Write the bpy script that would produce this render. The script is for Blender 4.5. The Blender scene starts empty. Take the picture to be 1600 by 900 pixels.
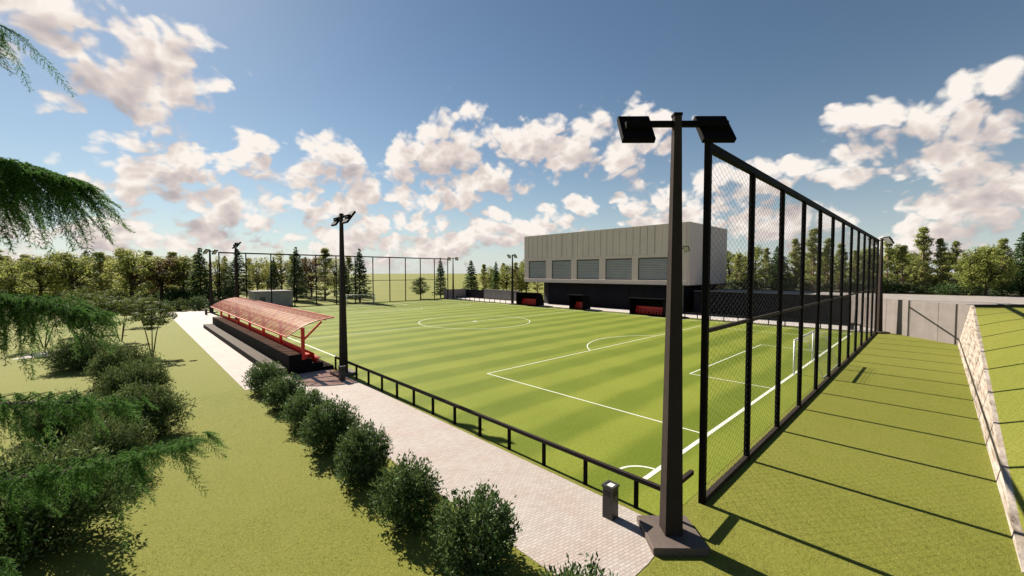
import bpy, math, random
import numpy as np
from mathutils import Vector, Matrix

scene = bpy.context.scene
R = math.radians
PI = math.pi
COL = scene.collection

# ------------------------------------------------------------------ camera, sky, sun, exposure
cam_d = bpy.data.cameras.new('camera')
cam_d.sensor_width = 36.0
cam_d.lens = 632.0 / 1600.0 * 36.0
cam_d.clip_start = 0.05
cam_d.clip_end = 12000
cam = bpy.data.objects.new('camera', cam_d)
COL.objects.link(cam)
cam.location = (0, 0, 7.3)
cam.rotation_euler = (R(90 - 2.13), 0, R(46.4 - 90))
scene.camera = cam

SUN_EL, SUN_AZ = 36.5, 91.0            # azimuth counted from +x towards +y
sd = bpy.data.lights.new('sun', 'SUN')
sd.energy = 5.0
sd.angle = R(0.53)
sd.color = (1.0, 0.92, 0.79)
sun = bpy.data.objects.new('sun', sd)
COL.objects.link(sun)
sdir = Vector((math.cos(R(SUN_EL)) * math.cos(R(SUN_AZ)), math.cos(R(SUN_EL)) * math.sin(R(SUN_AZ)), math.sin(R(SUN_EL))))
sun.location = (-20, 60, 60)
sun.rotation_euler = sdir.to_track_quat('Z', 'Y').to_euler()

scene.view_settings.view_transform = 'Standard'
scene.view_settings.look = 'None'
scene.view_settings.gamma = 1
scene.view_settings.exposure = 1.22
scene.view_settings.use_curve_mapping = False
scene.render.engine = 'CYCLES'
scene.render.resolution_x = 1024
scene.render.resolution_y = 576
scene.cycles.max_bounces = 8
scene.cycles.transparent_max_bounces = 16

world = bpy.data.worlds.new('World')
scene.world = world
world.use_nodes = True


class NT:
    """small helper for building node trees"""
    def __init__(s, tree):
        s.t = tree

    def n(s, kind, **kw):
        nd = s.t.nodes.new(kind)
        for k, v in kw.items():
            if k == 'inp':
                for kk, vv in v.items():
                    if isinstance(vv, bpy.types.NodeSocket):
                        s.t.links.new(vv, nd.inputs[kk])
                    else:
                        nd.inputs[kk].default_value = vv
            else:
                setattr(nd, k, v)
        return nd

    def math(s, op, a, b=None, c=None, clamp=False):
        nd = s.t.nodes.new('ShaderNodeMath')
        nd.operation = op
        nd.use_clamp = clamp
        for i, v in enumerate((a, b, c)):
            if v is None:
                continue
            if isinstance(v, bpy.types.NodeSocket):
                s.t.links.new(v, nd.inputs[i])
            else:
                nd.inputs[i].default_value = v
        return nd.outputs[0]

    def vmath(s, op, a, b=None, scale=None):
        nd = s.t.nodes.new('ShaderNodeVectorMath')
        nd.operation = op
        for i, v in enumerate((a, b)):
            if v is None:
                continue
            if isinstance(v, bpy.types.NodeSocket):
                s.t.links.new(v, nd.inputs[i])
            else:
                nd.inputs[i].default_value = v
        if scale is not None:
            nd.inputs['Scale'].default_value = scale
        return nd.outputs['Value'] if op in ('DOT_PRODUCT', 'LENGTH') else nd.outputs[0]

    def ramp(s, fac, stops, interp='LINEAR'):
        nd = s.t.nodes.new('ShaderNodeValToRGB')
        cr = nd.color_ramp
        cr.interpolation = interp
        while len(cr.elements) < len(stops):
            cr.elements.new(0.5)
        for e, (p, c) in zip(cr.elements, stops):
            e.position = p
            e.color = (*c, 1) if len(c) == 3 else c
        s.t.links.new(fac, nd.inputs[0])
        return nd.outputs[0]

    def mix(s, fac, a, b, blend='MIX'):
        nd = s.t.nodes.new('ShaderNodeMix')
        nd.data_type = 'RGBA'
        nd.blend_type = blend
        for i, v in ((0, fac), (6, a), (7, b)):
            if isinstance(v, bpy.types.NodeSocket):
                s.t.links.new(v, nd.inputs[i])
            else:
                nd.inputs[i].default_value = v if i == 0 else ((*v, 1) if len(v) == 3 else v)
        return nd.outputs[2]

    def smooth(s, v, lo, hi):
        nd = s.t.nodes.new('ShaderNodeMapRange')
        nd.interpolation_type = 'SMOOTHSTEP'
        s.t.links.new(v, nd.inputs[0])
        nd.inputs[1].default_value = lo
        nd.inputs[2].default_value = hi
        return nd.outputs[0]


# cumulus field: (azimuth, elevation, half width, half height) in degrees
CLOUDS = [(94.8,22.1,7.5,3.7), (89.8,21.3,6.0,4.4), (86.2,18.3,3.1,3.7), (84.5,11.3,6.1,3.4), (79.1,13.4,2.2,1.8), (88.2,8.4,3.0,2.6), (69.4,10.4,5.6,4.1), (70.0,15.3,4.4,1.7), (53.5,14.9,8.0,5.3), (54.8,19.3,1.7,1.6), (59.6,15.8,3.3,2.4), (46.4,17.1,4.7,2.8), (42.4,19.0,2.9,1.6), (32.4,17.0,7.2,3.5), (28.1,9.4,3.6,2.6), (36.4,9.4,1.7,1.2), (3.3,15.4,7.1,2.5), (-0.6,16.1,2.9,1.7), (7.2,11.4,7.0,2.5), (0.9,11.0,5.8,3.0), (-2.1,6.3,4.8,3.0), (11.8,10.7,4.2,2.0), (-4.4,17.0,1.6,1.4), (-4.6,12.3,1.4,1.9), (17.6,10.6,4.1,2.3), (88.3,4.5,6.0,2.1), (78.6,5.8,4.5,2.4), (62.2,5.3,9.1,2.6), (71.7,4.2,6.6,2.0), (47.3,6.4,6.2,2.8), (53.6,4.2,12.1,2.0), (91.1,6.8,2.7,2.2), (82.8,7.7,4.6,1.8), (24.2,7.2,4.6,2.0), (11.1,5.6,6.6,1.8), (-1.4,3.7,5.7,1.5), (97.2,4.6,2.9,2.3)]


def cloud_group():
    g = bpy.data.node_groups.new('cloud_density', 'ShaderNodeTree')
    g.interface.new_socket('Direction', in_out='INPUT', socket_type='NodeSocketVector')
    g.interface.new_socket('Density', in_out='OUTPUT', socket_type='NodeSocketFloat')
    n = NT(g)
    gi = n.n('NodeGroupInput')
    go = n.n('NodeGroupOutput')
    d = gi.outputs[0]
    # billows get smaller towards the horizon
    z = n.n('ShaderNodeSeparateXYZ', inp={0: d}).outputs[2]
    zz = n.math('ADD', n.math('MAXIMUM', z, 0.0), 0.95)
    q = n.vmath('DIVIDE', d, n.n('ShaderNodeCombineXYZ', inp={0: zz, 1: zz, 2: zz}).outputs[0])
    w1 = n.n('ShaderNodeTexNoise', inp={'Vector': q, 'Scale': 7.0, 'Detail': 3.0, 'Roughness': 0.55})
    warp = n.vmath('SCALE', n.vmath('SUBTRACT', w1.outputs['Color'], (0.5, 0.5, 0.5)), scale=0.09)
    dw = n.vmath('ADD', d, warp)
    acc = None
    for az, el, ra, rb in CLOUDS:
        k = 1.14 if az < 13 else 1.42
        az, el, ra, rb = R(az), R(el), R(ra) * k, R(rb) * k * 1.06
        c = Vector((math.cos(el) * math.cos(az), math.cos(el) * math.sin(az), math.sin(el)))
        h = Vector((-math.sin(az), math.cos(az), 0))
        v = c.cross(h)
        a = n.vmath('DOT_PRODUCT', dw, tuple(h / ra))
        b = n.vmath('DOT_PRODUCT', dw, tuple(v / rb))
        r2 = n.math('MULTIPLY_ADD', a, a, n.math('MULTIPLY', b, b))
        val = n.math('SUBTRACT', 1.0, r2)
        acc = val if acc is None else n.math('SMOOTH_MAX', acc, val, 0.35)
    blob = n.math('MAXIMUM', acc, -1.2)
    # outside the named clouds a looser scatter goes on all round the sky
    big = n.n('ShaderNodeTexNoise', inp={'Vector': q, 'Scale': 3.6, 'Detail': 2.0}).outputs[0]
    hb = n.math('SUBTRACT', 1.0, n.smooth(z, 0.02, 0.20))
    scat = n.math('ADD', n.math('MULTIPLY_ADD', big, 3.6, -2.9), n.math('MULTIPLY', hb, 1.25))
    shape = n.math('MAXIMUM', blob, scat)
    f1 = n.n('ShaderNodeTexNoise', inp={'Vector': q, 'Scale': 11.5, 'Detail': 8.0, 'Roughness': 0.55}).outputs[0]
    v1 = n.n('ShaderNodeTexVoronoi', feature='F1', inp={'Vector': n.vmath('ADD', q, warp), 'Scale': 21.0, 'Detail': 2.0, 'Roughness': 0.55}).outputs['Distance']
    det = n.math('ADD', n.math('MULTIPLY_ADD', f1, 2.8, -1.4), n.math('MULTIPLY_ADD', v1, -1.35, 0.82))
    g.links.new(n.math('ADD', n.math('MULTIPLY_ADD', shape, 0.95, 0.12), det), go.inputs[0])
    return g


def build_world():
    t = world.node_tree
    t.nodes.clear()
    n = NT(t)
    out = n.n('ShaderNodeOutputWorld')
    tc = n.n('ShaderNodeTexCoord').outputs['Generated']
    d = n.vmath('NORMALIZE', tc)
    sky = n.n('ShaderNodeTexSky', sky_type='NISHITA', sun_disc=False, sun_elevation=R(SUN_EL), sun_rotation=R(90 - SUN_AZ),
              altitude=100.0, air_density=1.0, dust_density=0.2, ozone_density=1.8)
    g = cloud_group()
    a = n.n('ShaderNodeGroup', node_tree=g, inp={0: d})
    b = n.n('ShaderNodeGroup', node_tree=g, inp={0: n.vmath('ADD', d, (0.0, 0.02, 0.05))})
    dens = a.outputs[0]
    alpha = n.smooth(dens, -0.16, 0.48)
    up = n.math('SUBTRACT', dens, b.outputs[0])              # dense below, thin above: a lit top
    thick = n.smooth(dens, 0.15, 1.5)
    lit = n.math('SUBTRACT', n.math('MULTIPLY_ADD', up, 0.42, 0.80), n.math('MULTIPLY', thick, 0.46), clamp=True)
    ccol = n.ramp(lit, [(0.0, (0.30, 0.29, 0.31)), (0.45, (0.47, 0.42, 0.42)), (0.75, (0.66, 0.58, 0.54)), (1.0, (0.86, 0.80, 0.74))])
    z = n.n('ShaderNodeSeparateXYZ', inp={0: d}).outputs[2]
    alpha = n.math('MULTIPLY', alpha, n.smooth(z, -0.02, 0.03))
    # pale haze thickening evenly towards the horizon all round
    hz = n.math('MULTIPLY', n.math('POWER', n.math('SUBTRACT', 1.0, n.math('MAXIMUM', z, 0.0)), 8.0), 0.80)
    skyc = n.mix(hz, n.mix(1.0, sky.outputs[0], (0.70, 0.74, 0.72), 'MULTIPLY'), (5.6, 6.0, 6.2))
    b1 = n.n('ShaderNodeBackground', inp={0: skyc, 1: 0.050})
    b2 = n.n('ShaderNodeBackground', inp={0: ccol, 1: 0.49})
    m = n.n('ShaderNodeMixShader', inp={0: alpha, 1: b1.outputs[0], 2: b2.outputs[0]})
    t.links.new(m.outputs[0], out.inputs[0])


build_world()
world.cycles.sampling_method = 'MANUAL'
world.cycles.sample_map_resolution = 256

# ------------------------------------------------------------------ helpers
def tag(o, label=None, cat=None, group=None, kind=None):
    if label:
        o['label'] = label
    if cat:
        o['category'] = cat
    if group:
        o['group'] = group
    if kind:
        o['kind'] = kind
    return o


def empty(name, loc=(0, 0, 0), rz=0.0):
    o = bpy.data.objects.new(name, None)
    COL.objects.link(o)
    o.location = loc
    o.rotation_euler = (0, 0, rz)
    o.empty_display_size = 0.2
    return o


def link(name, me, parent=None, loc=(0, 0, 0), rot=(0, 0, 0), sc=None):
    o = bpy.data.objects.new(name, me)
    COL.objects.link(o)
    if parent:
        o.parent = parent
    o.location = loc
    o.rotation_euler = rot
    if sc:
        o.scale = sc
    return o


def copy_tree(o, parent=None):
    c = o.copy()
    COL.objects.link(c)
    if parent is not None:
        c.parent = parent
    for ch in o.children:
        copy_tree(ch, c)
    return c


class MB:
    """collects boxes, prisms and tubes into one mesh"""
    def __init__(s):
        s.v, s.f = [], []

    def add(s, vs, fs):
        k = len(s.v)
        s.v += [tuple(p) for p in vs]
        s.f += [tuple(i + k for i in f) for f in fs]
        return s

    def box(s, x0, x1, y0, y1, z0, z1):
        return s.add([(x0, y0, z0), (x1, y0, z0), (x1, y1, z0), (x0, y1, z0), (x0, y0, z1), (x1, y0, z1), (x1, y1, z1), (x0, y1, z1)],
                     [(0, 3, 2, 1), (4, 5, 6, 7), (0, 1, 5, 4), (1, 2, 6, 5), (2, 3, 7, 6), (3, 0, 4, 7)])

    def bbox(s, x0, x1, y0, y1, z0, z1, b=0.01):
        """box with its top edges and uprights chamfered"""
        def ring(i, z):
            c = b
            return [(x0 + i + c, y0 + i, z), (x1 - i - c, y0 + i, z), (x1 - i, y0 + i + c, z), (x1 - i, y1 - i - c, z),
                    (x1 - i - c, y1 - i, z), (x0 + i + c, y1 - i, z), (x0 + i, y1 - i - c, z), (x0 + i, y0 + i + c, z)]
        rs = [ring(0, z0), ring(0, z1 - b), ring(b, z1)]
        vs = [p for r in rs for p in r]
        fs = [tuple(range(7, -1, -1)), tuple(range(16, 24))]
        for r in range(2):
            for i in range(8):
                j = (i + 1) % 8
                fs.append((r * 8 + i, r * 8 + j, r * 8 + 8 + j, r * 8 + 8 + i))
        return s.add(vs, fs)

    def prism(s, pts, axis, a, b):
        """closed outline pts (2D) extruded along axis from a to b"""
        def p3(p, t):
            return {'x': (t, p[0], p[1]), 'y': (p[0], t, p[1]), 'z': (p[0], p[1], t)}[axis]
        n = len(pts)
        vs = [p3(p, a) for p in pts] + [p3(p, b) for p in pts]
        fs = [tuple(range(n)), tuple(range(2 * n - 1, n - 1, -1))]
        for i in range(n):
            j = (i + 1) % n
            fs.append((j, i, n + i, n + j))
        return s.add(vs, fs)

    def taper(s, c0, w0, c1, w1):
        """square tapered bar along z"""
        vs = [(c0[0] + sx * w0 / 2, c0[1] + sy * w0 / 2, c0[2]) for sx, sy in ((-1, -1), (1, -1), (1, 1), (-1, 1))]
        vs += [(c1[0] + sx * w1 / 2, c1[1] + sy * w1 / 2, c1[2]) for sx, sy in ((-1, -1), (1, -1), (1, 1), (-1, 1))]
        return s.add(vs, [(0, 3, 2, 1), (4, 5, 6, 7), (0, 1, 5, 4), (1, 2, 6, 5), (2, 3, 7, 6), (3, 0, 4, 7)])

    def tube(s, path, radii, sides=8, cap=True):
        path = [Vector(p) for p in path]
        if not hasattr(radii, '__len__'):
            radii = [radii] * len(path)
        rings = []
        ref = None
        for i, p in enumerate(path):
            t = (path[min(i + 1, len(path) - 1)] - path[max(i - 1, 0)]).normalized()
            if ref is None:
                ref = Vector((0, 0, 1)) if abs(t.z) < 0.9 else Vector((1, 0, 0))
            u = (ref - t * ref.dot(t)).normalized()
            ref = u
            w = t.cross(u)
            rings.append([p + (u * math.cos(2 * PI * k / sides) + w * math.sin(2 * PI * k / sides)) * radii[i] for k in range(sides)])
        vs = [q for r in rings for q in r]
        fs = []
        for r in range(len(rings) - 1):
            for k in range(sides):
                j = (k + 1) % sides
                fs.append((r * sides + k, r * sides + j, r * sides + sides + j, r * sides + sides + k))
        if cap:
            fs.append(tuple(range(sides - 1, -1, -1)))
            fs.append(tuple(range((len(rings) - 1) * sides, len(rings) * sides)))
        return s.add(vs, fs)

    def bar(s, a, b, w, h, up=(0, 0, 1)):
        """rectangular bar from a to b, w wide, h along up"""
        a, b = Vector(a), Vector(b)
        t = (b - a).normalized()
        u = Vector(up)
        u = (u - t * u.dot(t)).normalized()
        sd_ = t.cross(u)
        vs = []
        for p in (a, b):
            for i, j in ((-1, -1), (1, -1), (1, 1), (-1, 1)):
                vs.append(p + sd_ * (i * w / 2) + u * (j * h / 2))
        return s.add(vs, [(0, 3, 2, 1), (4, 5, 6, 7), (0, 1, 5, 4), (1, 2, 6, 5), (2, 3, 7, 6), (3, 0, 4, 7)])

    def sheet(s, pts, z):
        return s.add([(x, y, z) for x, y in pts], [tuple(range(len(pts)))])

    def mesh(s, name, mat, smooth=False):
        me = bpy.data.meshes.new(name)
        me.from_pydata(s.v, [], s.f)
        if mat:
            me.materials.append(mat)
        if smooth:
            for p in me.polygons:
                p.use_smooth = True
        me.update()
        return me

    def build(s, name, mat, parent=None, smooth=False, **kw):
        return link(name, s.mesh(name, mat, smooth), parent, **kw)


def np_mesh(name, v, q, mat):
    """mesh from numpy arrays of vertices and quads"""
    me = bpy.data.meshes.new(name)
    v = np.ascontiguousarray(v, dtype=np.float32)
    q = np.ascontiguousarray(q, dtype=np.int32)
    me.vertices.add(len(v))
    me.vertices.foreach_set('co', v.ravel())
    me.loops.add(q.size)
    me.loops.foreach_set('vertex_index', q.ravel())
    me.polygons.add(len(q))
    me.polygons.foreach_set('loop_start', np.arange(0, q.size, q.shape[1], dtype=np.int32))
    me.update(calc_edges=True)
    me.materials.append(mat)
    return me


# ------------------------------------------------------------------ materials
def new_mat(name):
    m = bpy.data.materials.new(name)
    m.use_nodes = True
    m.node_tree.nodes.clear()
    n = NT(m.node_tree)
    out = n.n('ShaderNodeOutputMaterial')
    return m, n, out


def pos(n):
    return n.n('ShaderNodeNewGeometry').outputs['Position']


def noise(n, vec, scale, detail=4.0, rough=0.55, out=0):
    return n.n('ShaderNodeTexNoise', inp={'Vector': vec, 'Scale': scale, 'Detail': detail, 'Roughness': rough}).outputs[out]


def plain(name, col, rough=0.6, var=0.18, scale=3.0, metallic=0.0, spec=0.4, bump=0.0, bscale=60.0):
    """a solid surface with mottling, mild grime and gloss variation"""
    m, n, out = new_mat(name)
    p = n.n('ShaderNodeTexCoord').outputs['Object']
    a = noise(n, p, scale, 6.0, 0.6)
    b = noise(n, p, scale * 9, 3.0)
    f = n.math('MULTIPLY_ADD', b, 0.35, n.math('MULTIPLY', a, 0.65))
    lo = tuple(c * (1 - var) for c in col)
    hi = tuple(min(1, c * (1 + var)) for c in col)
    c = n.ramp(f, [(0.3, lo), (0.7, hi)])
    bs = n.n('ShaderNodeBsdfPrincipled', inp={'Base Color': c, 'Metallic': metallic, 'Specular IOR Level': spec})
    n.t.links.new(n.math('MULTIPLY_ADD', b, 0.25, rough - 0.125), bs.inputs['Roughness'])
    if bump:
        bn = n.n('ShaderNodeBump', inp={'Height': noise(n, p, bscale, 3.0), 'Strength': bump, 'Distance': 0.02})
        n.t.links.new(bn.outputs[0], bs.inputs['Normal'])
    n.t.links.new(bs.outputs[0], out.inputs[0])
    return m


def leaf_mat(name, dark, mid, light, transl=0.35, rough=0.5, spec=0.3):
    m, n, out = new_mat(name)
    geo = n.n('ShaderNodeNewGeometry')
    rnd = geo.outputs['Random Per Island']
    oi = n.n('ShaderNodeObjectInfo').outputs['Random']
    f = n.math('MULTIPLY_ADD', oi, 0.24, n.math('MULTIPLY_ADD', rnd, 0.85, -0.05), clamp=True)
    c = n.ramp(f, [(0.0, dark), (0.57, mid), (1.0, light)])
    bs = n.n('ShaderNodeBsdfPrincipled', inp={'Base Color': c, 'Roughness': rough, 'Specular IOR Level': spec})
    tl = n.n('ShaderNodeBsdfTranslucent', inp={0: n.mix(0.5, c, tuple(min(1, x * 1.5) for x in light))})
    mx = n.n('ShaderNodeMixShader', inp={0: transl, 1: bs.outputs[0], 2: tl.outputs[0]})
    n.t.links.new(mx.outputs[0], out.inputs[0])
    return m


def bark_mat(name, a, b):
    m, n, out = new_mat(name)
    p = n.n('ShaderNodeTexCoord').outputs['Object']
    mp = n.n('ShaderNodeMapping', inp={'Vector': p, 'Scale': (6, 6, 1.2)}).outputs[0]
    f = noise(n, mp, 3.0, 6.0, 0.65)
    c = n.ramp(f, [(0.3, a), (0.7, b)])
    bn = n.n('ShaderNodeBump', inp={'Height': f, 'Strength': 0.6, 'Distance': 0.03})
    bs = n.n('ShaderNodeBsdfPrincipled', inp={'Base Color': c, 'Roughness': 0.85, 'Specular IOR Level': 0.15, 'Normal': bn.outputs[0]})
    n.t.links.new(bs.outputs[0], out.inputs[0])
    return m


def lawn_mat():
    m, n, out = new_mat('lawn')
    p = pos(n)
    big = noise(n, p, 0.05, 4.0)
    midn = noise(n, p, 0.9, 5.0)
    fine = noise(n, p, 11.0, 5.0, 0.7)
    blade = noise(n, n.n('ShaderNodeMapping', inp={'Vector': p, 'Scale': (30, 25, 28)}).outputs[0], 1.0, 4.0, 0.75)
    c1 = n.ramp(n.math('MULTIPLY_ADD', blade, 0.62, n.math('MULTIPLY', fine, 0.38)),
                [(0.30, (0.080, 0.083, 0.013)), (0.5, (0.158, 0.160, 0.029)), (0.70, (0.255, 0.250, 0.062))])
    c2 = n.mix(n.smooth(midn, 0.3, 0.75), c1, (0.93, 0.97, 0.85), 'MULTIPLY')
    c3 = n.mix(n.smooth(big, 0.35, 0.7), c2, (0.90, 0.93, 0.86), 'MULTIPLY')
    bn = n.n('ShaderNodeBump', inp={'Height': n.math('ADD', blade, fine), 'Strength': 0.55, 'Distance': 0.03})
    bs = n.n('ShaderNodeBsdfPrincipled', inp={'Base Color': c3, 'Roughness': 0.9, 'Specular IOR Level': 0.12, 'Normal': bn.outputs[0]})
    n.t.links.new(bs.outputs[0], out.inputs[0])
    return m


def turf_mat():
    m, n, out = new_mat('turf')
    p = pos(n)
    s = n.n('ShaderNodeSeparateXYZ', inp={0: p})
    wob = n.math('MULTIPLY_ADD', noise(n, p, 0.25, 3.0), 0.7, -0.35)
    yy = n.math('ADD', s.outputs[1], wob)
    wave = n.math('SINE', n.math('MULTIPLY_ADD', yy, 2 * PI / 4.15, -11.9 * 2 * PI / 4.15 - PI / 2))
    st = n.smooth(wave, -0.65, 0.65)
    patch = n.smooth(noise(n, n.n('ShaderNodeMapping', inp={'Vector': p, 'Scale': (0.06, 0.22, 1)}).outputs[0], 1.0, 4.0), 0.36, 0.66)
    fine = noise(n, p, 9.0, 5.0, 0.7)
    blade = noise(n, p, 20.0, 4.0, 0.75)
    g = n.math('MULTIPLY_ADD', blade, 0.55, n.math('MULTIPLY', fine, 0.45))
    dark = n.ramp(g, [(0.33, (0.056, 0.084, 0.004)), (0.67, (0.126, 0.162, 0.014))])
    lite = n.ramp(g, [(0.33, (0.108, 0.134, 0.010)), (0.67, (0.226, 0.248, 0.038))])
    wx = n.math('SINE', n.math('MULTIPLY', n.math('ADD', s.outputs[0], wob), 2 * PI / 5.6))
    cross = n.smooth(wx, -0.9, 0.9)
    f = n.math('ADD', n.math('MULTIPLY', st, 0.64), n.math('MULTIPLY_ADD', patch, 0.24, n.math('MULTIPLY', cross, 0.12)), clamp=True)
    c = n.mix(f, dark, lite)
    bn = n.n('ShaderNodeBump', inp={'Height': n.math('ADD', blade, fine), 'Strength': 0.4, 'Distance': 0.02})
    bs = n.n('ShaderNodeBsdfPrincipled', inp={'Base Color': c, 'Roughness': 0.85, 'Specular IOR Level': 0.12, 'Normal': bn.outputs[0]})
    n.t.links.new(bs.outputs[0], out.inputs[0])
    return m


def paver_mat():
    m, n, out = new_mat('pavers')
    p = n.n('ShaderNodeMapping', inp={'Vector': pos(n), 'Rotation': (0, 0, R(12))}).outputs[0]
    br = n.n('ShaderNodeTexBrick', inp={'Vector': p, 'Color1': (0.355, 0.312, 0.285, 1), 'Color2': (0.415, 0.374, 0.348, 1), 'Mortar': (0.23, 0.20, 0.18, 1), 'Scale': 1.0,
                                        'Mortar Size': 0.008, 'Mortar Smooth': 0.3, 'Bias': 0.0, 'Brick Width': 0.20, 'Row Height': 0.10})
    br.offset = 0.5
    a = noise(n, p, 0.7, 5.0)
    c = n.mix(n.smooth(a, 0.35, 0.7), br.outputs[0], (0.97, 0.90, 0.88), 'MULTIPLY')
    c = n.mix(0.55, c, n.ramp(noise(n, p, 30.0, 5.0, 0.7), [(0.25, (0.78, 0.76, 0.74)), (0.75, (1.0, 1.0, 1.0))]), 'MULTIPLY')
    bn = n.n('ShaderNodeBump', inp={'Height': n.math('SUBTRACT', n.math('MULTIPLY', noise(n, p, 60.0, 3.0), 0.25), br.outputs[1]), 'Strength': 0.5, 'Distance': 0.008})
    bs = n.n('ShaderNodeBsdfPrincipled', inp={'Base Color': c, 'Roughness': 0.8, 'Specular IOR Level': 0.25, 'Normal': bn.outputs[0]})
    n.t.links.new(bs.outputs[0], out.inputs[0])
    return m


def concrete_mat(name, col, streak=0.4):
    m, n, out = new_mat(name)
    p = n.n('ShaderNodeTexCoord').outputs['Object']
    a = noise(n, p, 0.9, 7.0, 0.62)
    b = noise(n, n.n('ShaderNodeMapping', inp={'Vector': p, 'Scale': (1.6, 1.6, 0.12)}).outputs[0], 1.0, 5.0)
    f = n.math('MULTIPLY_ADD', b, streak, n.math('MULTIPLY', a, 1 - streak))
    c = n.ramp(f, [(0.25, tuple(x * 0.72 for x in col)), (0.55, col), (0.8, tuple(min(1, x * 1.14) for x in col))])
    bn = n.n('ShaderNodeBump', inp={'Height': noise(n, p, 35.0, 4.0), 'Strength': 0.25, 'Distance': 0.01})
    bs = n.n('ShaderNodeBsdfPrincipled', inp={'Base Color': c, 'Roughness': 0.85, 'Specular IOR Level': 0.2, 'Normal': bn.outputs[0]})
    n.t.links.new(bs.outputs[0], out.inputs[0])
    return m


def rubble_mat():
    """pale wall face with slanting streaks"""
    m, n, out = new_mat('streaked_stone')
    p = n.n('ShaderNodeTexCoord').outputs['Object']
    mp = n.n('ShaderNodeMapping', inp={'Vector': p, 'Rotation': (0, R(-38), 0), 'Scale': (0.28, 1.0, 3.6)}).outputs[0]
    a = noise(n, mp, 1.6, 7.0, 0.7)
    b = noise(n, p, 0.7, 4.0)
    c = n.ramp(a, [(0.36, (0.11, 0.085, 0.068)), (0.48, (0.31, 0.265, 0.228)), (0.62, (0.44, 0.385, 0.345)), (0.8, (0.52, 0.465, 0.42))])
    c = n.mix(n.smooth(b, 0.35, 0.7), c, (0.86, 0.80, 0.74), 'MULTIPLY')
    bn = n.n('ShaderNodeBump', inp={'Height': a, 'Strength': 0.7, 'Distance': 0.05})
    bs = n.n('ShaderNodeBsdfPrincipled', inp={'Base Color': c, 'Roughness': 0.85, 'Specular IOR Level': 0.2, 'Normal': bn.outputs[0]})
    n.t.links.new(bs.outputs[0], out.inputs[0])
    return m


def sheet_mat():
    """tinted translucent roofing sheet"""
    m, n, out = new_mat('roof_sheet')
    p = n.n('ShaderNodeTexCoord').outputs['Object']
    a = noise(n, p, 1.5, 4.0)
    c = n.ramp(a, [(0.3, (0.48, 0.20, 0.16)), (0.7, (0.56, 0.28, 0.22))])
    d = n.n('ShaderNodeBsdfPrincipled', inp={'Base Color': c, 'Roughness': 0.3, 'Specular IOR Level': 0.5})
    tl = n.n('ShaderNodeBsdfTranslucent', inp={0: c})
    tr = n.n('ShaderNodeBsdfTransparent', inp={0: (0.88, 0.74, 0.68, 1)})
    m1 = n.n('ShaderNodeMixShader', inp={0: 0.45, 1: d.outputs[0], 2: tl.outputs[0]})
    m2 = n.n('ShaderNodeMixShader', inp={0: 0.74, 1: m1.outputs[0], 2: tr.outputs[0]})
    n.t.links.new(m2.outputs[0], out.inputs[0])
    return m


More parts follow.
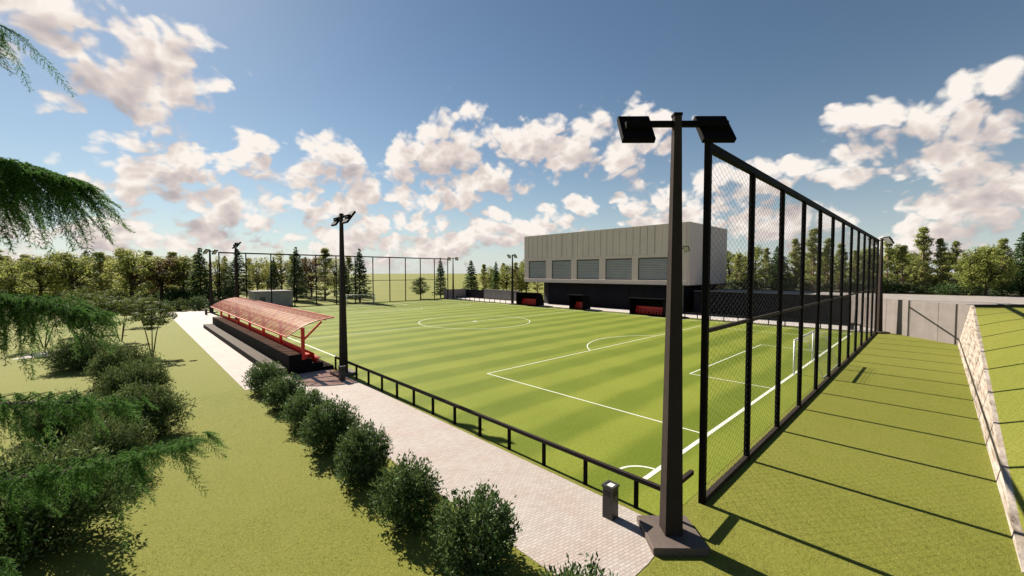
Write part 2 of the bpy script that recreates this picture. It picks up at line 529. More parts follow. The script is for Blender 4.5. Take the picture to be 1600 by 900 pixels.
M = dict(
    lawn=lawn_mat(), turf=turf_mat(), pavers=paver_mat(),
    line=plain('line_paint', (0.55, 0.56, 0.48), 0.8, 0.12, 2.0),
    steel=plain('dark_steel', (0.006, 0.005, 0.005), 0.6, 0.25, 2.0, spec=0.03, bump=0.05),
    pole=plain('pole_paint', (0.034, 0.027, 0.024), 0.6, 0.2, 1.0, spec=0.03, bump=0.05),
    wire=plain('wire', (0.010, 0.010, 0.010), 0.5, 0.2, 2.0),
    plate=plain('plate_sunlit_tone', (0.110, 0.086, 0.076), 0.6, 0.2, 1.0, spec=0.1, bump=0.05),  # pole metal in lighter taupe: sunlight on the plate tops put into colour
    bin=plain('bin_metal', (0.050, 0.046, 0.046), 0.45, 0.2, 5.0, metallic=0.3),
    ash=plain('ash_sand', (0.62, 0.58, 0.52), 0.9, 0.15, 20.0),
    black=plain('black_paint', (0.010, 0.010, 0.011), 0.6, 0.3, 3.0),
    red=plain('red_plastic', (0.72, 0.020, 0.014), 0.38, 0.15, 4.0, spec=0.5),
    redsteel=plain('red_steel', (0.66, 0.018, 0.014), 0.4, 0.15, 2.0, spec=0.5),
    rib=plain('rib_steel', (0.60, 0.26, 0.20), 0.5, 0.1, 2.0),
    floor=plain('forest_floor', (0.050, 0.045, 0.018), 0.9, 0.5, 0.4),
    deck=plain('stand_deck', (0.072, 0.057, 0.047), 0.85, 0.25, 1.5, spec=0.1, bump=0.2),
    riser=plain('stand_riser', (0.006, 0.006, 0.007), 0.75, 0.35, 1.0, spec=0.1, bump=0.1),
    clad=plain('cladding', (0.62, 0.495, 0.462), 0.6, 0.06, 0.35),
    cladseam=plain('cladding_backing', (0.20, 0.17, 0.155), 0.8, 0.1, 0.5),
    shutter=plain('shutter_metal', (0.40, 0.375, 0.395), 0.55, 0.10, 0.6),
    frame=plain('shutter_frame', (0.10, 0.088, 0.085), 0.6, 0.15, 1.0),
    base=plain('plinth_render', (0.010, 0.009, 0.013), 0.8, 0.3, 0.6, spec=0.1, bump=0.1),
    dugout=plain('dugout_shell', (0.005, 0.005, 0.006), 0.6, 0.3, 1.0, spec=0.06),
    goal=plain('goal_paint', (0.72, 0.72, 0.72), 0.4, 0.06, 2.0),
    net=plain('net_cord', (0.55, 0.50, 0.48), 0.8, 0.1, 2.0),
    wallgrey=concrete_mat('wall_grey', (0.20, 0.172, 0.160)),
    wallfar=concrete_mat('wall_far', (0.20, 0.185, 0.18)),
    hut=concrete_mat('hut_grey', (0.30, 0.285, 0.27), 0.25),
    slatwall=concrete_mat('slat_wall', (0.085, 0.082, 0.085), 0.2),
    road=concrete_mat('terrace_paving', (0.27, 0.24, 0.22), 0.0),
    walk=concrete_mat('walk_paving', (0.42, 0.385, 0.36), 0.0),
    rubble=rubble_mat(), sheet=sheet_mat(),
    leaf=leaf_mat('leaf_laurel', (0.007, 0.02, 0.005), (0.034, 0.076, 0.018), (0.19, 0.275, 0.09), 0.15, 0.6, 0.2),
    shrub=leaf_mat('leaf_shrub', (0.007, 0.018, 0.005), (0.030, 0.066, 0.015), (0.270, 0.330, 0.115), 0.12, 0.7, 0.12),
    smalltree=leaf_mat('leaf_small_tree', (0.012, 0.026, 0.006), (0.05, 0.085, 0.018), (0.19, 0.225, 0.06), 0.25, 0.7, 0.12),
    broad=leaf_mat('leaf_broad', (0.034, 0.05, 0.008), (0.155, 0.192, 0.038), (0.4, 0.41, 0.12), 0.38, 0.7, 0.12),
    yellow=leaf_mat('leaf_yellow_green', (0.06, 0.072, 0.012), (0.17, 0.185, 0.036), (0.32, 0.31, 0.085), 0.4, 0.7, 0.12),
    russet=leaf_mat('leaf_russet', (0.035, 0.02, 0.01), (0.11, 0.07, 0.03), (0.22, 0.155, 0.06), 0.3, 0.7, 0.12),
    pine=leaf_mat('needle_pine', (0.03, 0.044, 0.01), (0.16, 0.195, 0.046), (0.47, 0.46, 0.17), 0.33, 0.7, 0.12),
    spruce=leaf_mat('needle_spruce', (0.011, 0.028, 0.009), (0.044, 0.09, 0.024), (0.13, 0.2, 0.056), 0.28, 0.7, 0.12),
    cedar=leaf_mat('needle_cedar', (0.006, 0.016, 0.005), (0.03, 0.074, 0.016), (0.13, 0.27, 0.055), 0.25, 0.7, 0.12),
    blade=leaf_mat('grass_blade', (0.070, 0.080, 0.010), (0.150, 0.150, 0.026), (0.270, 0.250, 0.065), 0.35, 0.8, 0.05),
    redleaf=leaf_mat('leaf_red', (0.20, 0.008, 0.006), (0.42, 0.02, 0.014), (0.60, 0.05, 0.03), 0.3),
    barkd=bark_mat('bark_dark', (0.030, 0.022, 0.016), (0.085, 0.062, 0.046)),
    barkr=bark_mat('bark_pine', (0.15, 0.10, 0.070), (0.34, 0.235, 0.165)),
)

# ------------------------------------------------------------------ the setting
def structure(name, mb, mat, **kw):
    return tag(mb.build(name, mat, **kw), kind='structure')


structure('ground', MB().sheet([(-4000, -4000), (4000, -4000), (4000, 4000), (-4000, 4000)], 0.0), M['lawn'])

PX0, PX1, PY0, PY1 = 13.04, 62.9, 6.95, 89.0        # touchlines and goal lines
CX, CY = (PX0 + PX1) / 2, (PY0 + PY1) / 2
pitch = structure('pitch', MB().sheet([(11.30, 5.30), (64.6, 5.30), (64.6, 93.9), (11.30, 93.9)], 0.006), M['turf'])


def marking(pts_list, z=0.011):
    mb = MB()
    for pts in pts_list:
        mb.sheet(pts, z)
    return mb.build('line_marking', M['line'], pitch)


def hline(x0, x1, y, w=0.095):
    return [(x0, y - w / 2), (x1, y - w / 2), (x1, y + w / 2), (x0, y + w / 2)]


def vline(x, y0, y1, w=0.095):
    return [(x - w / 2, y0), (x + w / 2, y0), (x + w / 2, y1), (x - w / 2, y1)]


def arc(cx, cy, r, a0, a1, n, w=0.10):
    out = []
    for i in range(n):
        a, b = a0 + (a1 - a0) * i / n, a0 + (a1 - a0) * (i + 1) / n
        p = lambda t, rr: (cx + rr * math.cos(t), cy + rr * math.sin(t))
        out.append([p(a, r - w / 2), p(a, r + w / 2), p(b, r + w / 2), p(b, r - w / 2)])
    return out


marking([vline(PX0, PY0 + 0.09, PY1 - 0.09, 0.14)])
marking([vline(PX1, PY0 + 0.09, PY1 - 0.09, 0.14)])
marking([hline(PX0 - 0.07, PX1 + 0.07, PY0, 0.18)])
marking([hline(PX0 - 0.07, PX1 + 0.07, PY1, 0.18)])
marking([hline(PX0 + 0.075, PX1 - 0.075, CY)])
marking(arc(CX, CY, 8.3, 0, 2 * PI, 72), 0.0125)
marking(arc(CX, CY, 0.18, 0, 2 * PI, 16, 0.34), 0.014)
for gy, s in ((PY0, 1), (PY1, -1)):
    o = 0.095 * s
    pa, ga = gy + 15.35 * s, gy + 5.2 * s
    lo, hi = sorted((gy + o, pa + 0.06 * s))
    marking([vline(CX - 19.2, lo, hi), vline(CX + 19.2, lo, hi), hline(CX - 19.14, CX + 19.14, pa)])
    lo, hi = sorted((gy + o, ga + 0.06 * s))
    marking([vline(CX - 8.6, lo, hi), vline(CX + 8.6, lo, hi), hline(CX - 8.54, CX + 8.54, ga)])
    sp = gy + 10.2 * s
    th = math.asin((pa - sp) * s / 8.3)
    a0, a1 = (th + 0.02, PI - th - 0.02) if s > 0 else (PI + th + 0.02, 2 * PI - th - 0.02)
    marking(arc(CX, sp, 8.3, a0, a1, 28))
    marking(arc(CX, sp, 0.1, 0, 2 * PI, 12, 0.19))
    for cx, q in ((PX0, 0), (PX1, 1)):
        a = {(1, 0): 0, (1, 1): PI / 2, (-1, 0): 1.5 * PI, (-1, 1): PI}[(s, q)]
        marking(arc(cx, gy, 1.0, a + 0.1, a + PI / 2 - 0.1, 10))

structure('path', MB().sheet([(11.05, 4.95), (11.05, 31.4), (11.05, 98.0), (5.15, 98.0), (5.15, 29.5), (7.3, 29.4), (7.3, 4.85), (9.3, 4.8)], 0.012), M['pavers'])
structure('path', MB().sheet([(-7.2, 53.4), (-4.4, 53.6), (-3.2, 57.4), (-6.4, 56.6)], 0.010), M['pavers'])
structure('sidewalk', MB().box(65.3, 71.9, 5.2, 96.0, -0.10, 0.12), M['walk'])

# terrace beyond the walls on the right, with the pale road on it
TZ = 4.1
structure('terrace', MB().prism([(72.3, 29.1), (72.3, 8.9), (73.2, 8.75), (61.0, -1.6), (66.0, -6.2), (70, -14), (90, -160), (420, -160), (420, 75), (89.5, 75), (89.5, 29.1)][::-1], 'z', -0.05, TZ), M['floor'])
structure('terrace_road', MB().sheet([(72.35, 29.0), (72.35, 8.95), (73.2, 8.82), (61.15, -1.62), (66.1, -6.2), (71, -14), (97, -60), (106, -58), (88.5, -9), (84.5, -2), (84.5, 29.0)], TZ + 0.006), M['road'])


def wall_top(x):
    return max(0.03, (x - 16.0) * 0.1)


def bank():
    vs, fs = [], []
    xs = np.arange(15.0, 57.6, 1.0)
    ts = np.linspace(0, 1, 15)
    rnd = random.Random(3)
    for x in xs:
        z0 = wall_top(x)
        y0 = -1.62 - 0.183 * z0 - 0.16
        for t in ts:
            d = t * 16.0
            z = z0 + 0.42 * d
            cap = 4.25
            z = cap - math.log1p(math.exp((cap - z) * 3)) / 3 if z < cap + 3 else cap
            z = z0 + (z - z0) * min(1, d * 6) if d > 0 else z0
            vs.append((x, y0 - d, z + (rnd.uniform(-0.02, 0.02) if t > 0 else 0)))
    n = len(ts)
    for i in range(len(xs) - 1):
        for j in range(n - 1):
            fs.append((i * n + j, i * n + j + 1, (i + 1) * n + j + 1, (i + 1) * n + j))
    # far side face down to the ground
    k = len(vs)
    i = len(xs) - 1
    for j in range(n):
        x, y, z = vs[i * n + j]
        vs.append((x + 1.2, y, 0))
    for j in range(n - 1):
        fs.append((i * n + j, i * n + j + 1, k + j + 1, k + j))
    return MB().add(vs, fs)


structure('grass_bank', bank(), M['lawn'], smooth=True)

# ------------------------------------------------------------------ walls
def retaining_wall():
    mb = MB()
    xs = [15.6] + list(np.arange(18, 60.1, 3.0)) + [60.6]
    vs, fs = [], []
    for x in xs:
        z = wall_top(min(x, 57.3))
        vs += [(x, -1.62, -0.05), (x, -1.62 - 0.183 * z, z), (x, -1.80 - 0.183 * z, z), (x, -1.85, -0.05)]
    for i in range(len(xs) - 1):
        a, b = i * 4, i * 4 + 4
        for p, q in ((0, 1), (1, 2), (2, 3), (3, 0)):
            fs.append((a + q, a + p, b + p, b + q))
    fs += [(0, 1, 2, 3), tuple(len(vs) - 4 + k for k in (3, 2, 1, 0))]
    o = mb.add(vs, fs).build('retaining_wall', M['rubble'])
    tag(o, 'pale streaked leaning stone retaining wall rising along the foot of the grass bank', 'wall')


retaining_wall()


def straight_wall(name, a, b, h, th, mat, label, coping=None, joints=0):
    a, b = Vector((*a, 0)), Vector((*b, 0))
    L = (b - a).length
    root = empty(name, (a.x, a.y, 0), math.atan2(b.y - a.y, b.x - a.x))
    tag(root, label, 'wall')
    if joints:
        w = L / joints
        for i in range(joints):
            MB().bbox(i * w + 0.012, (i + 1) * w - 0.012, -th, 0, -0.05, h, 0.012).build('wall_panel', mat, root)
        MB().box(0.02, L - 0.02, -th + 0.03, -0.03, -0.05, h - 0.04).build('wall_core', M['cladseam'], root)
    else:
        MB().bbox(0, L, -th, 0, -0.05, h, 0.02).build('wall_panel', mat, root)
    if coping:
        MB().bbox(-0.02, L + 0.02, -th - 0.03, 0.03, h, h + 0.08, 0.015).build('coping', M[coping], root)
    return root


straight_wall('boundary_wall', (59.9, -2.41), (73.0, 8.6), TZ + 0.03, 0.28, M['wallgrey'], 'tall sunlit grey concrete wall standing across the end of the grass strip', None, 5)
straight_wall('boundary_wall', (71.35, 8.3), (71.9, 29.3), TZ + 0.05, 0.30, M['base'], 'tall black wall along the far sidewalk between building and sunlit grey wall', 'wallfar')
straight_wall('boundary_wall', (72.2, 73.6), (72.2, 87.2), 2.7, 0.3, M['wallfar'], 'low grey wall behind far sidewalk, left of the building and its dark gate', 'wallfar', 5)
straight_wall('boundary_wall', (65.2, 96.6), (73.4, 96.0), 2.55, 0.3, M['wallfar'], 'short dark grey wall behind the corner lamp at the end of the far fence', 'wallfar', 3)
g_ = empty('gate', (72.35, 87.35, 0), PI / 2)
tag(g_, 'dark recessed gate between two low grey walls in the far corner', 'gate')
for k in range(8):
    MB().bbox(k * 1.05 + 0.02, k * 1.05 + 1.03, -0.06, 0.0, 0.05, 2.5, 0.008).build('board', M['base'], g_)
MB().box(0, 8.4, -0.12, -0.065, 0.3, 0.45).box(0, 8.4, -0.12, -0.065, 2.0, 2.15).build('gate_rail', M['steel'], g_)

low = empty('garden_wall', (-3.0, 104.0, 0))
tag(low, 'low dark slatted garden wall beyond the far end of the paved path', 'wall')
for i in range(7):
    for k in range(4):
        MB().bbox(i * 2.4 + 0.03, i * 2.4 + 2.37, 0, 0.14, 0.06 + k * 0.42, 0.44 + k * 0.42, 0.01).build('slat', M['slatwall'], low)
for i in range(8):
    MB().bbox(i * 2.4 - 0.05, i * 2.4 + 0.05, 0.145, 0.26, -0.05, 1.85, 0.01).build('post', M['steel'], low)

hut = empty('concrete_hut', (19.6, 100.0, 0))
tag(hut, 'plain low grey concrete hut behind the left end of the far fence', 'hut')
MB().bbox(0, 7.4, 0, 6, -0.05, 3.2, 0.03).build('wall', M['hut'], hut)
MB().bbox(-0.1, 7.5, -0.1, 6.1, 3.2, 3.36, 0.02).build('roof', M['wallfar'], hut)
MB().bbox(1.0, 2.0, -0.05, -0.003, 0.0, 2.1, 0.01).build('door', M['frame'], hut)

# ------------------------------------------------------------------ building
def building():
    root = empty('building', (70.0, 29.4, 0))
    tag(root, 'large pale panelled building over a black ground floor with five closed roller shutters', 'building')
    W, D, Z0, Z1 = 39.8, 18.0, 5.2, 16.1            # along y, along x
    ZH, ZS, ZW = 10.72, 5.95, 10.15
    MB().box(0.30, D - 0.05, 0.30, W - 0.05, Z0 - 0.12, Z1 - 0.25).build('body', M['cladseam'], root)
    base = MB().prism([(1.5, 1.6), (16.5, 1.6), (16.5, W - 3.2), (3.6, W - 3.2), (1.5, W - 6.4)], 'z', -0.05, Z0 - 0.12).build('ground_floor', M['base'], root)
    for k in range(6):
        MB().bbox(1.44, 1.497, 2.0 + k * 5.2, 2.0 + k * 5.2 + 5.1, 0.1, Z0 - 0.3, 0.02).build('wall_panel', M['base'], base)
    MB().bbox(0.9, 1.45, 1.5, 1.95, -0.05, Z0 - 0.13, 0.04).build('column', M['wallgrey'], root)
    # upper front: standing panels
    rnd = random.Random(8)
    n = 27
    w = (W - 0.5) / n
    for i in range(n):
        y = 0.5 + i * w
        d = rnd.uniform(-0.006, 0.006)
        MB().bbox(d, 0.295, y + 0.035, y + w - 0.035, ZH + 0.015, Z1 + rnd.uniform(-0.01, 0.01), 0.012).build('facade_panel', M['clad'], root)
    wins = [(3.8, 9.6), (10.9, 16.8), (18.3, 24.0), (25.5, 31.0), (32.8, 38.3)]
    ys = [0.5] + [v for p in wins for v in p] + [W]
    for i in range(0, len(ys), 2):
        MB().bbox(0.0, 0.295, ys[i] + 0.003, ys[i + 1] - 0.003, ZS + 0.003, ZW - 0.003, 0.01).build('pier', M['clad'], root)
    MB().bbox(0.0, 0.295, 0.503, W, ZW, ZH, 0.01).build('lintel_band', M['clad'], root)
    MB().bbox(-0.02, 0.295, 0.503, W, Z0, ZS, 0.02).build('sill_band', M['clad'], root)
    MB().bbox(-0.10, 0.02, 0.45, W + 0.05, Z0 - 0.13, Z0 - 0.003, 0.01).build('drip_edge', M['frame'], root)
    # rounded corner
    pts = [(0.295, 0.497), (0.0, 0.497)] + [(0.30 - 0.30 * math.cos(a), 0.30 - 0.30 * math.sin(a)) for a in np.linspace(0, PI / 2, 7)] + [(0.80, 0.0), (0.80, 0.295), (0.295, 0.295)]
    MB().prism(pts, 'z', Z0, Z1).build('corner_panel', M['clad'], root)
    # side
    m = 13
    w2 = (D - 0.82) / m
    for i in range(m):
        x = 0.82 + i * w2
        d = rnd.uniform(-0.006, 0.006)
        MB().bbox(x + 0.035, x + w2 - 0.035, d, 0.295, Z0 + 0.01, Z1 + rnd.uniform(-0.01, 0.01), 0.012).build('facade_panel', M['clad'], root)
    MB().bbox(0.3, D, W + 0.003, W + 0.12, Z0, Z1, 0.01).build('end_wall', M['clad'], root)
    # shutters: frame, slats
    slat = None
    for (a, b) in wins:
        fr = MB().box(0.10, 0.299, a, a + 0.12, ZS, ZW).box(0.10, 0.299, b - 0.12, b, ZS, ZW).box(0.10, 0.299, a + 0.12, b - 0.12, ZW - 0.22, ZW).box(0.06, 0.299, a + 0.12, b - 0.12, ZS, ZS + 0.10)
        f = fr.build('shutter', M['frame'], root)
        ns = 12
        hh = (ZW - 0.22 - ZS - 0.10) / ns
        for k in range(ns):
            z = ZS + 0.10 + k * hh
            MB().prism([(0.25, z + 0.02), (0.16, z + hh * 0.30), (0.20, z + hh * 0.85), (0.25, z + hh - 0.02), (0.29, z + hh - 0.02), (0.29, z + 0.02)][::-1], 'y', a + 0.125, b - 0.125).build('slat', M['shutter'], f)
    # wall floodlight at the right end
    fl = MB().bbox(-0.55, -0.05, 1.7, 2.4, 12.0, 12.14, 0.02).build('wall_lamp', M['frame'], root)
    # low roof edge
    MB().box(0.297, D, 0.297, W - 0.003, Z1 - 0.249, Z1 - 0.10).build('roof', M['wallfar'], root)


building()

# ------------------------------------------------------------------ dugouts
def dugout(y0, W, seats, label):
    root = empty('dugout', (64.35, y0, 0.0))
    tag(root, label, 'dugout', 'team shelters along the far touchline')
    outer = [(-0.95, 2.98), (0.9, 2.96), (1.45, 2.82), (1.95, 2.45), (2.30, 1.85), (2.52, 1.05), (2.58, 0.0)]
    inner = [(2.50, 0.0), (2.44, 1.04), (2.23, 1.82), (1.90, 2.38), (1.42, 2.73), (0.9, 2.87), (-0.95, 2.90)]
    MB().prism(outer + inner, 'y', -0.06, W + 0.06).build('shell', M['dugout'], root)
    side = [(0.0, 0.0), (2.49, 0.0), (2.43, 1.03), (2.22, 1.81), (1.89, 2.37), (1.41, 2.72), (0.9, 2.86), (0.0, 2.88)]
    for y in (0.0, W - 0.06):
        MB().prism(side, 'y', y, y + 0.06).build('side_panel', M['dugout'], root)
    MB().box(0.0, 2.48, 0.065, W - 0.065, -0.05, 0.18).build('floor', M['riser'], root)
    me = seat_mesh()
    for i in range(seats):
        y = 0.35 + (W - 0.7) * (i + 0.5) / seats
        link('seat', me, root, (1.45, y, 0.18), (0, 0, PI), (1.2, 1.05, 1.75))


SEAT = {}


def seat_mesh():
    """bucket seat on a pedestal: faces +x"""
    if 'm' in SEAT:
        return SEAT['m']
    mb = MB()
    prof = [(0.22, 0.30), (0.20, 0.36), (0.0, 0.335), (-0.15, 0.345), (-0.20, 0.42), (-0.235, 0.72), (-0.27, 0.73), (-0.25, 0.40), (-0.20, 0.30), (0.0, 0.285)]
    mb.prism(prof, 'y', -0.22, 0.22)
    mb.box(-0.06, 0.06, -0.14, 0.14, 0.0, 0.287)
    SEAT['m'] = mb.mesh('seat', M['red'])
    return SEAT['m']


dugout(60.0, 6.2, 11, 'black shelter with red seats farthest left, beside a twin-headed lamp')
dugout(47.6, 3.3, 5, 'small black shelter with red seats, middle and narrowest of the three')
dugout(31.2, 6.2, 11, 'black shelter with red seats nearest to the building corner, behind the tall lamp')

# ------------------------------------------------------------------ floodlight poles
def light_pole(x, y, face, label):
    """face: compass angle the lamps look along"""
    root = empty('floodlight_pole', (x, y, 0), face)
    tag(root, label, 'floodlight', 'twin-headed floodlight poles round the pitch')
    MB().bbox(-0.72, 0.72, -0.72, 0.72, -0.03, 0.20, 0.015).build('base_plate', M['plate'], root)
    MB().taper((0, 0, 0.2), 0.47, (0, 0, 11.45), 0.19).build('pole', M['pole'], root)
    MB().bbox(-0.115, 0.115, -0.115, 0.115, 11.45, 11.52, 0.01).build('pole_cap', M['steel'], root)
    a = MB().bbox(-0.07, 0.07, -1.35, -0.10, 11.18, 11.32, 0.01).bbox(-0.07, 0.07, 0.10, 1.35, 11.18, 11.32, 0.01)
    a.build('crossarm', M['steel'], root)
    for s in (-1, 1):
        h = MB().bbox(-0.50, 0.50, -0.43, 0.43, -0.07, 0.07, 0.015)
        hd = h.build('lamp_head', M['steel'], root, loc=(0.12, s * 1.05, 11.16), rot=(0, R(-54), 0))
        MB().box(-0.42, 0.42, -0.36, 0.36, -0.085, -0.073).build('lens', M['shutter'], hd)
        MB().box(-0.12, 0.12, -0.30, 0.30, 0.072, 0.16).build('bracket', M['steel'], hd)
    return root


light_pole(10.68, 4.87, R(46), 'tallest floodlight pole in the foreground on a square plate at the path end')
light_pole(11.15, 29.3, 0.0, 'floodlight pole on the path corner between the stand and the railing')
light_pole(11.10, 67.6, 0.0, 'floodlight pole rising behind the red roof of the stand')
light_pole(11.10, 91.6, R(-45), 'floodlight pole at the far left corner beside the end of the path')
light_pole(64.9, 91.6, R(-135), 'floodlight pole at the far corner where the far fence meets the wall')
light_pole(64.8, 67.9, PI, 'floodlight pole on far sidewalk just left of the leftmost shelter')
light_pole(64.6, 28.6, PI, 'floodlight pole mostly hidden behind the tall foreground floodlight')
light_pole(66.2, 4.7, R(135), 'floodlight pole at the far end of the near mesh fence')

# ------------------------------------------------------------------ mesh fences
def zigzag(Wd, Hh, cw=0.43, ch=0.225, r=0.0029):
    """diamond wire lattice in the xz plane as thin three-sided wires"""
    nc = int(round(Wd / (cw / 2)))
    sw = Wd / nc
    nr = int(round(Hh / (ch / 2)))
    sh = Hh / nr
    vs, fs = [], []
    for c in range(nc):
        prev = None
        for k in range(nr + 1):
            side = (k + c) % 2
            x = c * sw + (sw if side else 0.0)
            z = k * sh
            b = len(vs)
            yo = r if side else -r
            for t in (0, 1, 2):
                a = 2 * PI * t / 3
                vs.append((x + r * 1.5 * math.cos(a), yo + r * 1.5 * math.sin(a), z))
            if prev is not None:
                for t in range(3):
                    u = (t + 1) % 3
                    fs.append((prev + t, prev + u, b + u, b + t))
            prev = b
    return np.array(vs), np.array(fs)


BAY, NB = 4.35, 12
PW = 0.18
lo_v = zigzag(BAY - PW, 5.23)
hi_v = zigzag(BAY - PW, 5.50)
ME_LO = np_mesh('mesh_panel', *lo_v, M['wire'])
ME_HI = np_mesh('mesh_panel', *hi_v, M['wire'])


def tall_fence(x0, y0, label):
    root = empty('mesh_fence', (x0, y0, 0))
    tag(root, label, 'fence', 'tall mesh ball fences behind the goals')
    L = BAY * NB
    pm = MB().bbox(-PW / 2, PW / 2, -PW / 2, PW / 2, -0.05, 11.05, 0.008).mesh('post', M['steel'])
    for i in range(NB + 1):
        link('post', pm, root, (i * BAY, 0, 0))
    MB().bbox(-PW / 2, L + PW / 2, -PW / 2, PW / 2, 11.05, 11.30, 0.01).build('top_rail', M['steel'], root)
    rm = MB().bbox(PW / 2, BAY - PW / 2, -0.06, 0.06, 5.42, 5.54, 0.008).mesh('middle_rail', M['pole'])
    bm = MB().bbox(PW / 2, BAY - PW / 2, -0.085, 0.085, 0.0, 0.16, 0.008).mesh('bottom_rail', M['pole'])
    for i in range(NB):
        link('middle_rail', rm, root, (i * BAY, 0, 0))
        link('bottom_rail', bm, root, (i * BAY, 0, 0))
        link('mesh_panel', ME_LO, root, (i * BAY + PW / 2, 0, 0.17))
        link('mesh_panel', ME_HI, root, (i * BAY + PW / 2, 0, 5.545))


tall_fence(13.05, 4.95, 'tall black wire mesh fence running away behind the near goal')
tall_fence(12.8, 94.3, 'tall dark mesh fence behind the far goal in front of the conifers')

# ------------------------------------------------------------------ low railings
def railing(path, posts, label, h=1.0):
    root = empty('railing', (*path[0], 0))
    tag(root, label, 'railing', 'low black railings along the touchlines')
    ox, oy = path[0]
    for px, py in posts:
        MB().bbox(px - ox - 0.055, px - ox + 0.055, py - oy - 0.055, py - oy + 0.055, -0.05, h - 0.13, 0.006).build('post', M['steel'], root)
    for (ax, ay), (bx, by) in zip(path[:-1], path[1:]):
        a = Vector((ax - ox, ay - oy, h - 0.065))
        b = Vector((bx - ox, by - oy, h - 0.065))
        MB().bar(a, b, 0.12, 0.13).build('handrail', M['pole'], root)


railing([(11.28, 31.25), (11.28, 5.24), (12.95, 5.24)], [(11.28, 31.19 - 1.918 * i) for i in range(14)], 'low black railing between the paved path and the near touchline')
railing([(65.15, 70.5), (65.15, 90.5)], [(65.15, 70.6 + 1.98 * i) for i in range(11)], 'low black railing on far touchline left of the shelters')
railing([(65.15, 28.0), (65.15, 6.2)], [(65.15, 27.9 - 1.96 * i) for i in range(12)], 'low black railing on far touchline in front of the black wall')

# ------------------------------------------------------------------ bins
def bin_(x, y, label):
    root = empty('litter_bin', (x, y, 0.012), 0.0)
    tag(root, label, 'litter bin', 'litter bins by the floodlights')
    MB().bbox(-0.17, 0.17, -0.17, 0.17, 0.0, 0.92, 0.008).build('body', M['bin'], root)
    MB().box(-0.176, -0.1715, -0.11, 0.11, 0.68, 0.84).build('slot', M['black'], root)
    MB().box(-0.11, 0.11, -0.176, -0.1715, 0.68, 0.84).build('slot', M['black'], root)
    lid = MB().box(-0.19, 0.19, -0.19, -0.12, 0.925, 0.99).box(-0.19, 0.19, 0.12, 0.19, 0.925, 0.99).box(-0.19, -0.12, -0.12, 0.12, 0.925, 0.99).box(0.12, 0.19, -0.12, 0.12, 0.925, 0.99)
    lo = lid.build('lid', M['bin'], root)
    MB().box(-0.118, 0.118, -0.118, 0.118, 0.925, 0.965).build('ash_tray', M['ash'], lo)


bin_(10.30, 6.55, 'dark metal litter bin on the path in front of the foreground floodlight')
bin_(10.42, 27.7, 'dark metal litter bin in front of the floodlight beside the stand')
bin_(9.9, 88.0, 'small litter bin at far end of the stand roof')
bin_(66.2, 7.2, 'dark litter bin on far sidewalk seen through the near mesh fence')

# ------------------------------------------------------------------ goals
def goal(y, s, label):
    root = empty('goal', (CX, y, 0), 0 if s < 0 else PI)
    tag(root, label, 'goal', 'goals')
    w, h, d = 3.2, 2.44, 1.7                        # net hangs towards -y of the goal
    for x in (-w, w):
        MB().tube([(x, 0, 0), (x, 0, h)], 0.065, 12).build('post', M['goal'], root, smooth=True)
        MB().tube([(x, -0.07, h), (x, -0.75, h - 0.02), (x, -d, 0.03)], 0.022, 6).build('back_stay', M['goal'], root)
    MB().tube([(-w - 0.06, 0, h + 0.003), (w + 0.06, 0, h + 0.003)], 0.064, 12).build('crossbar', M['goal'], root, smooth=True)
    MB().tube([(-w, -d, 0.03), (w, -d, 0.03)], 0.022, 6).build('ground_bar', M['goal'], root)
    mb = MB()
    for i in range(33):
        x = -w + 2 * w * i / 32
        mb.tube([(x, -0.04, h - 0.02), (x, -0.75, h - 0.05), (x, -d + 0.02, 0.05)], 0.004, 3, False)
    for k in range(5):
        mb.tube([(-w, -0.75 * k / 4, h - 0.03), (w, -0.75 * k / 4, h - 0.03)], 0.004, 3, False)
    for k in range(1, 12):
        t = k / 12
        mb.tube([(-w, -0.75 - (d - 0.77) * t, (h - 0.05) * (1 - t)), (w, -0.75 - (d - 0.77) * t, (h - 0.05) * (1 - t))], 0.004, 3, False)
    for x in (-w, w):
        for k in range(1, 12):
            z = h * k / 12
            yb = -0.75 - (d - 0.75) * (1 - z / h)
            mb.tube([(x, 0, z), (x, yb, z)], 0.004, 3, False)
        for k in range(1, 8):
            yy = -d * k / 8
            top = h if yy > -0.75 else h * (1 - (-yy - 0.75) / (d - 0.75))
            mb.tube([(x, yy, 0.02), (x, yy, top)], 0.004, 3, False)
    mb.build('net', M['net'], root)


goal(PY0, -1, 'white football goal on the near goal line behind the mesh fence')
goal(PY1, 1, 'distant white football goal on the far goal line')

